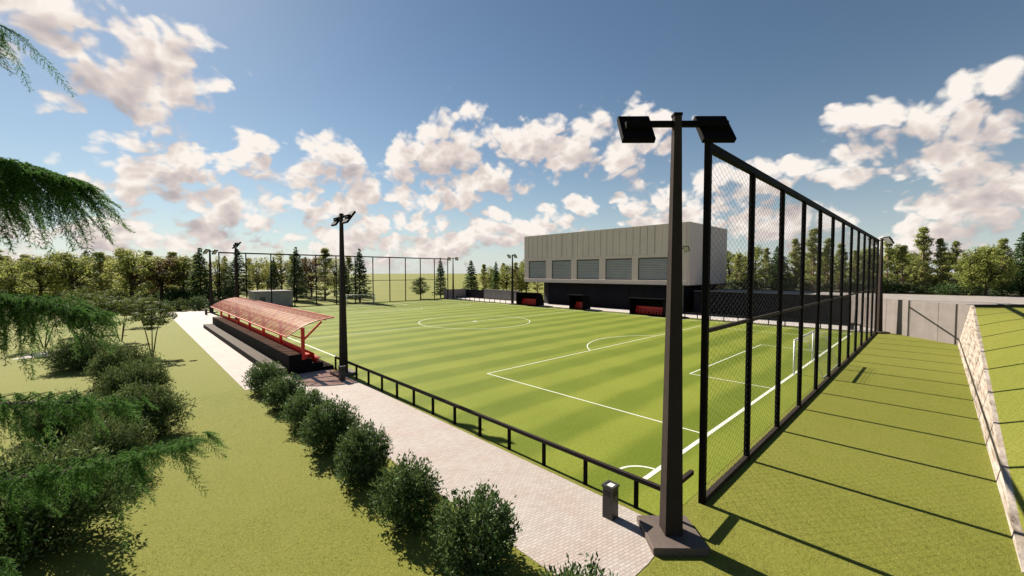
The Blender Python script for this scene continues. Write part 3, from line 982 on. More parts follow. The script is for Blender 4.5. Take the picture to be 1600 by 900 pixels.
# ------------------------------------------------------------------ grandstand
def grandstand():
    Y0, Y1 = 31.6, 67.0
    L = Y1 - Y0
    root = empty('grandstand', (8.2, Y0, 0.012))
    tag(root, 'black stepped stand with red seats under a curved red translucent roof', 'grandstand')
    rear = MB().bbox(-1.0, -0.055, 0.4, L, -0.02, 0.46, 0.015).build('rear_plinth', M['riser'], root)
    MB().bbox(-0.99, -0.06, 0.42, L - 0.02, 0.462, 0.485, 0.006).build('plinth_paving', M['deck'], rear)
    for nm, x0, x1, z in (('top_deck', 0.0, 0.85, 1.40), ('step', 0.853, 1.55, 0.95), ('step', 1.553, 2.33, 0.60), ('step', 2.333, 3.08, 0.24)):
        o = MB().bbox(x0, x1, 0, L, -0.02, z, 0.012).build(nm, M['riser'], root)
        for k in range(24):
            w = L / 24
            MB().bbox(x0 + 0.03, x1 - 0.03, k * w + 0.012, (k + 1) * w - 0.012, z + 0.002, z + 0.022, 0.005).build('deck_board', M['deck'] if nm == 'top_deck' else M['riser'], o)
    me = seat_mesh()
    for x, z in ((1.25, 0.975), (1.98, 0.625)):
        for i in range(63):
            link('seat', me, root, (x, 0.38 + i * 0.55, z), (0, 0, 0), (1.0, 1.0, 1.0))
    # roof frame
    A = [(-0.10, 2.72), (0.25, 2.98), (0.80, 3.30), (1.35, 3.54), (1.95, 3.71), (2.55, 3.81), (3.10, 3.85)]
    NP = 6
    for i in range(NP + 1):
        y = 0.12 + (L - 0.24) * i / NP
        MB().bbox(0.86, 1.08, y - 0.10, y + 0.10, 0.95, 3.30, 0.01).build('post', M['redsteel'], root)
        MB().bar((1.06, y, 2.45), (2.30, y, 3.66), 0.12, 0.12).build('brace', M['redsteel'], root)
        MB().bar((0.90, y, 2.55), (0.20, y, 2.85), 0.07, 0.07).build('brace', M['redsteel'], root)
    NR = 26
    rb = MB()
    vs, fs = [], []
    for (x, z) in A:
        vs += [(x, -0.06, z), (x, 0.06, z), (x, 0.06, z + 0.085), (x, -0.06, z + 0.085)]
    for i in range(len(A) - 1):
        for p, q in ((0, 1), (1, 2), (2, 3), (3, 0)):
            fs.append((i * 4 + p, i * 4 + q, i * 4 + 4 + q, i * 4 + 4 + p))
    fs += [(3, 2, 1, 0), tuple((len(A) - 1) * 4 + k for k in range(4))]
    rib_me = rb.add(vs, fs).mesh('rib', M['rib'])
    for i in range(NR + 1):
        link('rib', rib_me, root, (0, L * i / NR, 0))
    # sheets between ribs
    w = L / NR
    fine = []
    for i in range(len(A) - 1):
        for t in (0, 0.5):
            fine.append((A[i][0] + (A[i + 1][0] - A[i][0]) * t, A[i][1] + (A[i + 1][1] - A[i][1]) * t))
    fine.append(A[-1])
    pv, pf = [], []
    for (x, z) in fine:
        pv += [(x, 0.004, z + 0.088), (x, w - 0.004, z + 0.088), (x, w - 0.004, z + 0.100), (x, 0.004, z + 0.100)]
    for i in range(len(fine) - 1):
        for p, q in ((0, 1), (1, 2), (2, 3), (3, 0)):
            pf.append((i * 4 + p, i * 4 + q, i * 4 + 4 + q, i * 4 + 4 + p))
    pf += [(3, 2, 1, 0), tuple((len(fine) - 1) * 4 + k for k in range(4))]
    pm = MB().add(pv, pf).mesh('roof_sheet', M['sheet'])
    for i in range(NR):
        link('roof_sheet', pm, root, (0, i * w, 0))
    for (x, z) in (A[2], A[5]):
        MB().bar((x, 0.04, z - 0.05), (x, L - 0.04, z - 0.05), 0.08, 0.09).build('purlin', M['redsteel'], root)
    MB().bar((A[0][0] - 0.05, 0, A[0][1] + 0.04), (A[0][0] - 0.05, L, A[0][1] + 0.04), 0.06, 0.10).build('eaves_bar', M['redsteel'], root)
    MB().bar((A[-1][0] + 0.05, 0, A[-1][1] + 0.05), (A[-1][0] + 0.05, L, A[-1][1] + 0.05), 0.06, 0.10).build('eaves_bar', M['redsteel'], root)


grandstand()

# ------------------------------------------------------------------ foliage
def leaf_quads(c, axis, nrm, ln, wd):
    """rhombic leaves: centres c (N,3), long axis, normal, lengths, widths"""
    axis = axis / (np.linalg.norm(axis, axis=1, keepdims=True) + 1e-9)
    side = np.cross(axis, nrm)
    side /= (np.linalg.norm(side, axis=1, keepdims=True) + 1e-9)
    a = axis * (ln[:, None] / 2)
    s = side * (wd[:, None] / 2)
    v = np.stack([c - a, c + s - a * 0.1, c + a, c - s - a * 0.1], axis=1).reshape(-1, 3)
    q = np.arange(len(v)).reshape(-1, 4)
    return v, q


def rvec(rg, n):
    v = rg.normal(size=(n, 3))
    return v / np.linalg.norm(v, axis=1, keepdims=True)


def join(parts):
    vs, qs, k = [], [], 0
    for v, q in parts:
        vs.append(v)
        qs.append(q + k)
        k += len(v)
    return np.concatenate(vs), np.concatenate(qs)


def clump_leaves(rg, centres, radii, per, ln, wd, flat=0.8, up=0.35):
    """leaves spread through clumps, thicker towards each clump's skin"""
    k = len(centres)
    idx = np.repeat(np.arange(k), per)
    n = len(idx)
    d = rvec(rg, n)
    rr = radii[idx] * (0.45 + 0.6 * rg.random(n) ** 0.6)
    p = centres[idx] + d * rr[:, None] * np.array([1, 1, flat])
    nr = d + rvec(rg, n) * 0.7 + np.array([0, 0, up])
    ax = np.cross(nr, rvec(rg, n))
    s = 0.7 + 0.6 * rg.random(n)
    return leaf_quads(p, ax, nr, ln * s, wd * s)


def trunk_mesh(name, rg, h, r, mat, limbs, lean=0.03, sides=8):
    mb = MB()
    pts, rad = [], []
    n = 7
    off = rg.normal(size=(n + 1, 2)) * lean * h * 0.3
    off[0] = 0
    off = np.cumsum(off, axis=0) * 0.35
    for i in range(n + 1):
        t = i / n
        pts.append((off[i][0], off[i][1], h * t - 0.06))
        rad.append(r * ((1.35 - 0.35 * min(1, t * 8)) * (1 - 0.82 * t) + 0.02))
    mb.tube(pts, rad, sides)

    def at(t):
        f = min(max(t, 0), 0.999) * n
        i = int(f)
        a, b = Vector(pts[i]), Vector(pts[i + 1])
        return a.lerp(b, f - i)
    for (t, end, rl) in limbs:
        a = at(t)
        e = Vector(end)
        m = a.lerp(e, 0.5) + Vector((0, 0, 0.06 * (e - a).length))
        mb.tube([a, m, e], [rl, rl * 0.65, rl * 0.2], 5, False)
    return mb.mesh(name, mat, True)


def broad_tree(seed, leafm, barkm, tall=1.0, dens=1.0):
    """rounded crown on branching limbs, unit height"""
    rg = np.random.default_rng(seed)
    k = 60
    cs, rs = [], []
    while len(cs) < k:
        p = rg.uniform(-1, 1, 3)
        if p @ p > 1 or p @ p < 0.10:
            continue
        z = 0.57 + 0.40 * p[2]
        sq = 1.0 - 0.42 * max(0, p[2]) + 0.12 * math.sin(5 * math.atan2(p[1], p[0]) + seed)
        cs.append((0.36 * p[0] * sq, 0.36 * p[1] * sq, z))
        rs.append(rg.uniform(0.065, 0.125))
    cs, rs = np.array(cs), np.array(rs)
    v, q = clump_leaves(rg, cs, rs, int(78 * dens), 0.032, 0.019, 0.75)
    limbs = [(0.3 + 0.5 * rg.random(), tuple(c), 0.012) for c in cs[::2]]
    return np_mesh('crown', v, q, leafm), trunk_mesh('trunk', rg, 0.85, 0.026, barkm, limbs)


def pine_tree(seed, leafm, barkm):
    """tall straight trunk, tiered needle plates with gaps"""
    rg = np.random.default_rng(seed)
    cs, rs, limbs = [], [], []
    z = 0.13
    while z < 0.97:
        w = 0.30 * min(1.0, (1.03 - z) * 1.35) ** 0.9 * min(1, 0.65 + z * 1.0)
        for b in range(rg.integers(3, 6)):
            if rg.random() < 0.16:
                continue
            a = rg.random() * 2 * PI
            L = w * rg.uniform(0.5, 1.1)
            zz = z + rg.uniform(-0.02, 0.02)
            for t in np.arange(0.35, 1.01, 0.22):
                cs.append((math.cos(a) * L * t + rg.normal() * 0.012, math.sin(a) * L * t + rg.normal() * 0.012, zz + 0.05 * t * L / 0.3))
                rs.append(rg.uniform(0.035, 0.066))
            limbs.append((max(0.02, zz - 0.02), (math.cos(a) * L * 0.9, math.sin(a) * L * 0.9, zz + 0.03), 0.006))
        z += rg.uniform(0.045, 0.075)
    cs, rs = np.array(cs), np.array(rs)
    v, q = clump_leaves(rg, cs, rs, 34, 0.032, 0.012, 0.62, 0.6)
    return np_mesh('crown', v, q, leafm), trunk_mesh('trunk', rg, 0.98, 0.019, barkm, limbs, 0.02)


def spruce_tree(seed, leafm, barkm, rmax=0.24, z0=0.12):
    """narrow cone of drooping tiers"""
    rg = np.random.default_rng(seed)
    pts, axs, nrs, ls, ws = [], [], [], [], []
    limbs = []
    z = z0
    while z < 0.985:
        w = rmax * ((1 - z) / (1 - z0)) ** 0.78 + 0.008
        nb = rg.integers(6, 10)
        a0 = rg.random() * 6.28
        for b in range(nb):
            a = a0 + b * 2 * PI / nb + rg.normal() * 0.25
            L = w * rg.uniform(0.62, 1.18)
            zz = z + rg.normal() * 0.010
            d = np.array([math.cos(a), math.sin(a), 0])
            sd_ = np.array([-d[1], d[0], 0])
            m = max(6, int(L * 210))
            t = np.sqrt(rg.random(m))
            lat = rg.normal(size=m) * 0.28 * L * (1.15 - t)
            p = d[None] * (t * L)[:, None] + sd_[None] * lat[:, None]
            p[:, 2] = zz - 0.26 * L * t ** 1.5 + 0.12 * L * t ** 4 - rg.random(m) * 0.018
            pts.append(p)
            ax = d[None] * 0.8 + sd_[None] * (np.sign(lat) * 0.7)[:, None] + rg.normal(size=(m, 3)) * 0.35
            ax[:, 2] -= 0.25
            axs.append(ax)
            nrs.append(np.tile([0, 0, 1.0], (m, 1)) + rg.normal(size=(m, 3)) * 0.45)
            s = 0.75 + 0.5 * rg.random(m)
            ls.append(0.036 * s)
            ws.append(0.015 * s)
            if b % 2 == 0 and z < 0.8:
                limbs.append((max(0.02, zz), (d[0] * L * 0.8, d[1] * L * 0.8, zz - 0.15 * L), 0.004))
        z += rg.uniform(0.022, 0.034)
    v, q = leaf_quads(np.concatenate(pts), np.concatenate(axs), np.concatenate(nrs), np.concatenate(ls), np.concatenate(ws))
    return np_mesh('crown', v, q, leafm), trunk_mesh('trunk', rg, 0.97, 0.016, barkm, limbs, 0.006)


PROTO = {
    'b': [broad_tree(11 + i, M['broad'], M['barkd']) for i in range(4)],
    'y': [broad_tree(31 + i, M['yellow'], M['barkd'], dens=0.8) for i in range(2)],
    'r': [broad_tree(41 + i, M['russet'], M['barkd']) for i in range(2)],
    'p': [pine_tree(51 + i, M['pine'], M['barkr']) for i in range(4)],
    's': [spruce_tree(61 + i, M['spruce'], M['barkd'], 0.22 + 0.03 * i) for i in range(3)],
    'd': [broad_tree(71, M['smalltree'], M['barkd'])],
}
KIND = {'b': ('broadleaf_tree', 'olive broadleaf tree', 'tree'), 'y': ('broadleaf_tree', 'slender yellow-green tree', 'tree'),
        'r': ('broadleaf_tree', 'russet broadleaf tree', 'tree'), 'p': ('pine_tree', 'pine with reddish trunk', 'tree'),
        's': ('spruce_tree', 'dark conical spruce', 'tree'), 'd': ('broadleaf_tree', 'small dark round tree', 'tree')}
# kind, x, y, ground height, tree height
TREES = {
    'L': [
        ('b',-28.4,167.9,0.0,12.9), ('b',-21.5,164.1,0.0,11.0), ('b',-15.3,149.9,0.0,11.7), ('b',-9.9,147.5,0.0,12.8), ('p',-4.7,146.7,0.0,12.9),
        ('b',0.8,134.6,0.0,13.6), ('r',6.4,137.5,0.0,12.6), ('b',10.9,138.8,0.0,12.3), ('s',13.3,126.8,0.0,13.8), ('y',18.2,137.3,0.0,12.4),
        ('p',-27.5,189.1,0.0,15.0), ('p',-22.1,189.5,0.0,13.2), ('b',-15.1,180.1,0.0,13.9), ('s',-8.5,171.1,0.0,14.3), ('b',-2.5,170.9,0.0,12.6),
        ('p',4.6,158.6,0.0,14.1), ('p',10.0,157.6,0.0,13.9), ('p',-34.4,181.9,0.0,13.5),],
    'LB': [
        ('b',-41.5,223.2,0.0,12.6), ('b',-38.3,222.3,0.0,12.2), ('b',-30.8,208.3,0.0,12.8), ('p',-28.0,205.4,0.0,13.1), ('p',-24.2,203.3,0.0,12.2),
        ('r',-22.1,213.2,0.0,13.8), ('b',-15.9,194.5,0.0,12.0), ('b',-12.6,192.9,0.0,12.0), ('p',-9.0,203.9,0.0,13.2), ('p',-4.9,200.2,0.0,13.8),
        ('r',-0.2,183.9,0.0,13.4), ('p',3.8,179.5,0.0,12.3), ('b',7.5,182.7,0.0,13.3), ('r',12.2,171.0,0.0,12.5), ('p',17.3,173.9,0.0,13.9),],
    'F': [
        ('s',21.5,128.6,0.0,14.1), ('s',20.4,140.7,0.0,12.5), ('y',26.6,132.1,0.0,12.1), ('y',30.7,139.2,0.0,12.6), ('y',31.0,125.1,0.0,13.4),
        ('s',28.4,122.0,0.0,11.5), ('s',31.6,113.6,0.0,14.1), ('r',38.3,123.7,0.0,13.3), ('p',38.3,112.6,0.0,14.2), ('s',45.7,119.4,0.0,13.0),
        ('s',41.7,98.4,0.0,13.4), ('p',49.3,124.3,0.0,12.7), ('p',28.1,150.0,0.0,12.3), ('s',40.4,135.5,0.0,12.6), ('b',47.6,131.4,0.0,12.1),
        ('p',36.9,136.1,0.0,12.9),],
    'M': [
        ('d',59.9,100.3,0.0,6.3), ('s',65.7,99.0,0.0,11.8),],
    'C': [
        ('s',78.9,101.6,0.0,11.5), ('p',88.2,106.6,0.0,10.5), ('s',85.9,97.7,0.0,11.1), ('b',95.3,102.6,0.0,10.5), ('p',91.9,94.7,0.0,11.0),
        ('b',97.2,95.2,0.0,12.1), ('p',104.4,96.6,0.0,12.8), ('b',97.6,114.2,0.0,9.8), ('p',102.4,112.4,0.0,11.3), ('s',106.0,106.2,0.0,11.9),],
    'R': [
        ('p',91.5,31.5,4.1,6.5), ('p',90.4,28.1,4.1,6.1), ('p',91.8,26.2,4.1,6.9), ('p',91.4,23.3,4.1,7.1), ('s',88.6,20.3,4.1,7.3),
        ('p',89.6,18.1,4.1,8.9), ('p',86.0,14.8,4.1,10.1), ('p',87.6,13.1,4.1,8.6), ('p',92.9,12.0,4.1,7.6), ('p',90.9,9.8,4.1,6.3),
        ('b',92.6,8.0,4.1,7.0), ('p',89.4,5.6,4.1,7.4), ('p',89.7,3.8,4.1,6.9), ('p',92.4,1.6,4.1,9.0), ('p',92.7,-0.3,4.1,7.5),
        ('p',91.9,-1.9,4.1,7.4), ('b',86.5,-3.4,4.1,6.0), ('b',86.9,-4.8,4.1,6.1), ('p',88.9,-6.3,4.1,7.9), ('s',91.4,-8.3,4.1,8.5),
        ('p',94.5,-10.5,4.1,7.4), ('p',95.2,-12.4,4.1,7.7),],
    'RB': [
        ('b',99.9,37.3,4.1,8.7), ('b',103.7,34.2,4.1,8.4), ('b',98.1,29.9,4.1,6.7), ('b',102.9,28.3,4.1,8.1), ('s',101.8,23.9,4.1,8.4),
        ('b',101.9,20.3,4.1,8.0), ('p',105.1,18.3,4.1,8.2), ('b',99.3,15.0,4.1,7.3), ('p',106.4,13.3,4.1,6.7), ('b',104.6,9.7,4.1,7.5),
        ('s',101.0,8.0,4.1,7.5), ('b',103.6,5.1,4.1,7.5), ('b',100.2,2.8,4.1,6.8), ('s',105.1,1.8,4.1,7.1), ('b',102.9,-1.1,4.1,6.4),
        ('s',101.2,-3.1,4.1,5.8), ('s',102.6,-5.1,4.1,7.0), ('b',106.5,-6.6,4.1,6.9), ('s',105.7,-8.3,4.1,6.3), ('s',104.3,-9.8,4.1,6.1),
        ('b',106.6,-11.6,4.1,5.9), ('b',108.7,-14.1,4.1,6.4), ('p',102.0,-14.0,4.1,5.7),],
}
WHERE = {'L': ('in front of the left wood', 'trees of the left wood'),
         'LB': ('in back rank of left wood', 'trees of the left wood'),
         'F': ('behind left half of far fence', 'trees behind the far fence'),
         'M': ('alone on open grass behind the far fence', 'trees behind the far fence'),
         'C': ('in clump left of the building', 'trees beside the building'),
         'R': ('in front rank above right-hand wall', 'trees of the right wood'),
         'RB': ('in back rank above right-hand wall', 'trees of the right wood')}
ORD = ['first', 'second', 'third', 'fourth', 'fifth', 'sixth', 'seventh', 'eighth', 'ninth', 'tenth', 'eleventh', 'twelfth', 'thirteenth', 'fourteenth', 'fifteenth', 'sixteenth', 'seventeenth', 'eighteenth', 'nineteenth', 'twentieth']


def plant_forest():
    rnd = random.Random(21)
    for zone, rows in TREES.items():
        for kind in 'byrpsd':
            sel = [r for r in rows if r[0] == kind]
            sel.sort(key=lambda r: -math.atan2(r[2], r[1]))          # from left to right in the view
            for i, (k, x, y, z, h) in enumerate(sel):
                crown, trunk = PROTO[k][rnd.randrange(len(PROTO[k]))]
                nm, desc, cat = KIND[k]
                where, grp = WHERE[zone]
                if len(sel) == 1:
                    lab = f'{desc}, only one {where}'
                else:
                    lab = f'{ORD[i]} {desc} from the left, {where}'
                root = empty(nm, (x, y, z), rnd.random() * 6.28)
                wd = h * rnd.uniform(0.85, 1.15) * (0.8 if k == 'y' else 1.0) * (1.25 if k == 'd' else 1.0)
                if zone in ('L', 'LB') and k in 'brp':
                    wd = wd * 1.25
                if zone in ('R', 'RB'):
                    h *= rnd.uniform(1.02, 1.2)
                if zone in ('R', 'RB') and k == 'p':
                    wd = wd * 0.95
                tag(root, lab, cat, grp)
                link('crown', crown, root, sc=(wd, wd, h))
                link('trunk', trunk, root, sc=(wd, wd, h))


plant_forest()


# ---- shrubs
def bush_meshes(seed, leafm, n_clump=40, per=150, ln=0.115, wd=0.042, rx=1.0, rz=0.95, spiky=0.35, rough=0.22):
    """dense shrub with leafy shoots sticking out of a rounded mass; about rx radius, base at z=0"""
    rg = np.random.default_rng(seed)
    # shoots from the centre outwards
    ns = n_clump * 9
    d = rvec(rg, ns)
    d[:, 2] = np.where(rg.random(ns) < 0.62, np.abs(d[:, 2]), -0.85 * np.abs(d[:, 2]))
    d /= np.linalg.norm(d, axis=1, keepdims=True)
    az = np.arctan2(d[:, 1], d[:, 0])
    lump = 1 + rough * (np.sin(3 * az + seed) * 0.5 + np.sin(5 * az + 2 * seed + 3 * d[:, 2]) * 0.5) + rg.normal(size=ns) * 0.07
    tip = d * lump[:, None] * np.array([rx, rx, rz])
    tip[:, 2] += rz * 0.84
    low = np.clip((rz * 0.5 - tip[:, 2]) / (rz * 0.5), 0, 1)
    tip[:, :2] *= (1 + 0.16 * low)[:, None]
    tip[:, 2] = np.maximum(tip[:, 2], 0.06)
    base = np.array([0, 0, rz * 0.45]) + rg.normal(size=(ns, 3)) * 0.14 * rx
    parts = []
    m = per * n_clump // ns
    t = 0.40 + 0.64 * rg.random((ns, m)) ** 0.75
    p = base[:, None] + (tip - base)[:, None] * t[..., None] + rg.normal(size=(ns, m, 3)) * 0.055 * rx
    p[..., 2] = np.maximum(p[..., 2], 0.03)
    ax = (tip - base)[:, None] * 0.6 + rg.normal(size=(ns, m, 3)) * 0.55
    ax[..., 2] += 0.25
    nr = rg.normal(size=(ns, m, 3)) + np.array([0, 0, 0.8])
    s = (0.65 + 0.6 * rg.random(ns * m))
    v, q = leaf_quads(p.reshape(-1, 3), ax.reshape(-1, 3), nr.reshape(-1, 3), ln * s, wd * s)
    mb = MB()
    for i in range(0, ns, 12):
        e = base[i] + (tip[i] - base[i]) * 0.85
        mb.tube([(rg.normal() * 0.05, rg.normal() * 0.05, -0.03), tuple(base[i] * [1, 1, 0.8]), tuple(e)], [0.022 * rx, 0.014 * rx, 0.004], 4, False)
    return np_mesh('foliage', v, q, leafm), mb.mesh('stems', M['barkd'])


LAUREL = [bush_meshes(101 + i, M['leaf'], 44, 200, 0.125, 0.048, rough=0.14) for i in range(4)]
SHRUB = [bush_meshes(121 + i, M['shrub'], 64, 300, 0.085, 0.030, 1.0, 0.72, rough=0.24) for i in range(3)]
BACKB = [bush_meshes(141, M['leaf'], 20, 120, 0.17, 0.07), bush_meshes(142, M['shrub'], 20, 120, 0.19, 0.07)]
REDB = bush_meshes(151, M['redleaf'], 14, 120, 0.15, 0.06)


def bush(name, pair, x, y, z, r, hs, rz, label, group):
    root = empty(name, (x, y, z), rz)
    tag(root, label, 'bush', group)
    e = 1.0 + 0.10 * math.sin(x * 3.1 + y * 1.7)
    link('foliage', pair[0], root, sc=(r * e, r * (2 - e), hs))
    link('stems', pair[1], root, sc=(r * e, r * (2 - e), hs))


NTH = ['nearest', 'second nearest', 'third nearest', 'fourth nearest', 'fifth nearest', 'sixth nearest', 'seventh nearest', 'farthest']
for i, (x, y, r, h) in enumerate(((5.80, 4.35, 0.98, 1.02), (6.12, 7.75, 0.98, 1.06), (5.80, 10.45, 0.88, 1.04), (5.86, 13.8, 0.95, 1.10),
                                  (5.95, 17.2, 1.02, 1.14), (6.0, 20.6, 0.96, 1.0), (6.05, 24.2, 0.95, 0.98), (6.05, 28.2, 1.02, 1.04))):
    bush('laurel_bush', LAUREL[(i * 3 + 1) % 4], x, y, 0, r, h, i * 1.9, f'glossy round green bush beside the paved path, {NTH[i]} of the row', 'bushes along the paved path')

SPOTS = [(0.25, 24.4, 1.4, 1.65), (0.2, 30.6, 1.35, 1.75), (-0.4, 37.0, 1.5, 1.8), (-0.7, 20.4, 1.1, 1.5), (-2.0, 16.3, 1.6, 1.9), (-2.3, 27.0, 1.2, 1.3), (-2.6, 45.0, 1.7, 1.7)]
for i, (x, y, r, h) in enumerate(sorted(SPOTS, key=lambda p: p[1])):
    bush('shrub', SHRUB[i % 3], x, y, 0, r, h, i * 2.3, f'dark spreading shrub with pale tips on the left lawn, {NTH[i]} of the row', 'dark shrubs on the left lawn')

for i, (x, y, r, h, pr) in enumerate(((5.0, 100.4, 1.3, 1.2, 0), (7.4, 100.6, 1.4, 1.3, 1), (10.1, 100.6, 1.6, 1.6, 0))):
    bush('bush', BACKB[pr], x, y, 0, r, h, i * 1.3, f'low leafy bush at the far end of the path, {["left", "middle", "right"][i]} of three', 'low bushes at the end of the path')
for i, (x, y, r, h, pr) in enumerate(((8.2, 133.5, 1.7, 1.9, 0), (10.4, 133, 1.8, 1.8, 0), (12.6, 131, 1.9, 2.0, 1), (15.4, 129, 1.7, 1.9, 0), (18.6, 127, 1.9, 2.1, 0))):
    bush('bush', BACKB[pr], x, y, 0, r, h, i * 1.7 + 0.5, f'dark round bush behind the low garden wall, {ORD[i]} from the left', 'bushes behind the garden wall')
bush('red_bush', REDB, 21.8, 141.5, 0, 1.55, 1.0, 0.0, 'small bright red bush beyond the roof of the stand, beside a floodlight', None)
for i, (x, y, r, h) in enumerate(((60.2, -4.6, 1.5, 2.05), (61.5, -6.6, 1.7, 2.1), (60.6, -8.6, 1.6, 2.1))):
    bush('bush', BACKB[1], x, y, 0, r, h, i * 1.1, f'dark bush in the dip between grass bank and terrace road, {["nearest", "second", "farthest"][i]} to the wall', 'bushes beside the grass bank')

rb = random.Random(12)
for i in range(20):
    y = 33.0 - i * 2.45
    bush('undergrowth_bush', BACKB[i % 2], 87.2 + rb.uniform(0, 2.2) + (max(0, -y - 4) * 0.35), y + rb.uniform(-0.5, 0.5), TZ, rb.uniform(1.2, 1.8), rb.uniform(0.7, 1.25), i * 2.1,
         f'low dark undergrowth bush below the right-hand wood, {ORD[i]} from the left', 'undergrowth of the right wood')
for i in range(13):
    x = -25.0 + i * 3.3
    bush('undergrowth_bush', BACKB[i % 2], x, 176.0 - 1.05 * (x + 25) + rb.uniform(-3, 3), 0, rb.uniform(1.8, 2.8), rb.uniform(1.2, 2.2), i * 1.3,
         f'dark undergrowth bush between trunks of the left wood, {ORD[i]} from the left', 'undergrowth of the left wood')


def small_tree(seed, H=1.0):
    """several thin stems leaning apart, a loose layered crown"""
    rg = np.random.default_rng(seed)
    mb = MB()
    cs, rs = [], []
    for s in range(3):
        a = s * 2.1 + rg.random()
        top = Vector((math.cos(a) * 0.30, math.sin(a) * 0.30, 0.74 + 0.14 * rg.random()))
        mid = Vector((math.cos(a) * 0.12, math.sin(a) * 0.12, 0.36))
        mb.tube([(math.cos(a) * 0.015, math.sin(a) * 0.015, -0.02), mid, top], [0.011, 0.008, 0.003], 6, False)
        for k in range(15):
            t = rg.uniform(0.55, 1.1)
            b = mid.lerp(top, t)
            o = rg.normal(size=3) * np.array([0.13, 0.13, 0.07])
            c = np.array(b) + o
            c[2] = max(c[2], 0.42)
            cs.append(c)
            rs.append(rg.uniform(0.06, 0.10))
            mb.tube([tuple(mid.lerp(top, t * 0.8)), tuple(c)], [0.005, 0.002], 4, False)
    v, q = clump_leaves(rg, np.array(cs), np.array(rs), 80, 0.040, 0.017, 0.55, 0.5)
    return np_mesh('crown', v, q, M['smalltree']), mb.mesh('stems', M['barkd'])


ST = [small_tree(201 + i) for i in range(3)]
for i, (x, y, h, lab) in enumerate(((1.45, 47.2, 5.0, 'small tree with two thin bare stems nearest to the paved path'),
                                    (-2.3, 50.5, 5.6, 'small multi-stemmed tree in the middle of the left lawn behind the dark shrubs'),
                                    (-0.6, 60.0, 5.2, 'small leafy tree behind the one nearest to the paved path'),
                                    (-6.0, 60.0, 5.0, 'small spreading tree at far left of the lawn in front of the wood'),
                                    (-3.2, 72.0, 5.4, 'small tree farthest back on the left lawn, before the wood'),
                                    (1.6, 76.0, 4.6, 'small tree farthest along the left edge of the paved path'))):
    root = empty('small_tree', (x, y, 0), i * 1.4)
    tag(root, lab, 'tree', 'small trees on the left lawn')
    c, s = ST[i % 3]
    link('crown', c, root, sc=(h * 0.95, h * 0.95, h))
    link('stems', s, root, sc=(h * 0.95, h * 0.95, h))


# ---- foreground cedar at the left edge
def spray(seed, L):
    """one hanging frond along -z from the origin: twigs left and right, each ringed with short needles"""
    rg = np.random.default_rng(seed)
    C, A = [], []
    n = int(L / 0.020)
    for i in range(-1, n):
        if i < 0:                                   # the frond's own stem
            m = int(L / 0.0055)
            tt = np.linspace(0, 1, m)
            p = np.stack([0.25 * L * (1 - (1 - tt) ** 2), 0.04 * L * np.sin(5 * tt), -L * tt * (0.4 + 0.6 * tt)], axis=1)
            d = np.gradient(p, axis=0)
            d /= np.linalg.norm(d, axis=1, keepdims=True)
        else:
            t = (i + rg.random()) / n
            x0 = np.array([0.25 * L * (1 - (1 - t) ** 2), 0.04 * L * math.sin(5 * t), -L * t * (0.4 + 0.6 * t)])
            tw = (0.12 * (1 - t) ** 0.6 + 0.03) * rg.uniform(0.6, 1.15)
            a = rg.uniform(-0.6, 0.6) + (PI if i % 2 else 0)
            dd = np.array([math.cos(a) * 0.75, math.sin(a) * 0.5, -0.6])
            dd /= np.linalg.norm(dd)
            m = max(5, int(tw / 0.0056))
            tt = np.linspace(0.05, 1, m)
            p = x0 + dd[None] * (tt * tw)[:, None]
            p[:, 2] -= 0.3 * tw * tt ** 2
            d = np.tile(dd, (m, 1))
        r = np.cross(d, rvec(rg, m))
        r /= np.linalg.norm(r, axis=1, keepdims=True) + 1e-9
        C.append(p)
        A.append(d * 0.72 + r * 0.70)
    C, A = np.concatenate(C), np.concatenate(A)
    k = len(C)
    ln = (0.024 + 0.016 * rg.random(k))[:, None]
    sd_ = np.cross(A, rvec(rg, k))
    sd_ /= np.linalg.norm(sd_, axis=1, keepdims=True) + 1e-9
    v = np.stack([C - sd_ * 0.0040, C + sd_ * 0.0040, C + A * ln], axis=1).reshape(-1, 3)
    return v, np.arange(len(v)).reshape(-1, 3)


SPRAYS = [spray(300 + i, L) for i, L in enumerate((0.24, 0.36, 0.52, 0.74, 1.0))]


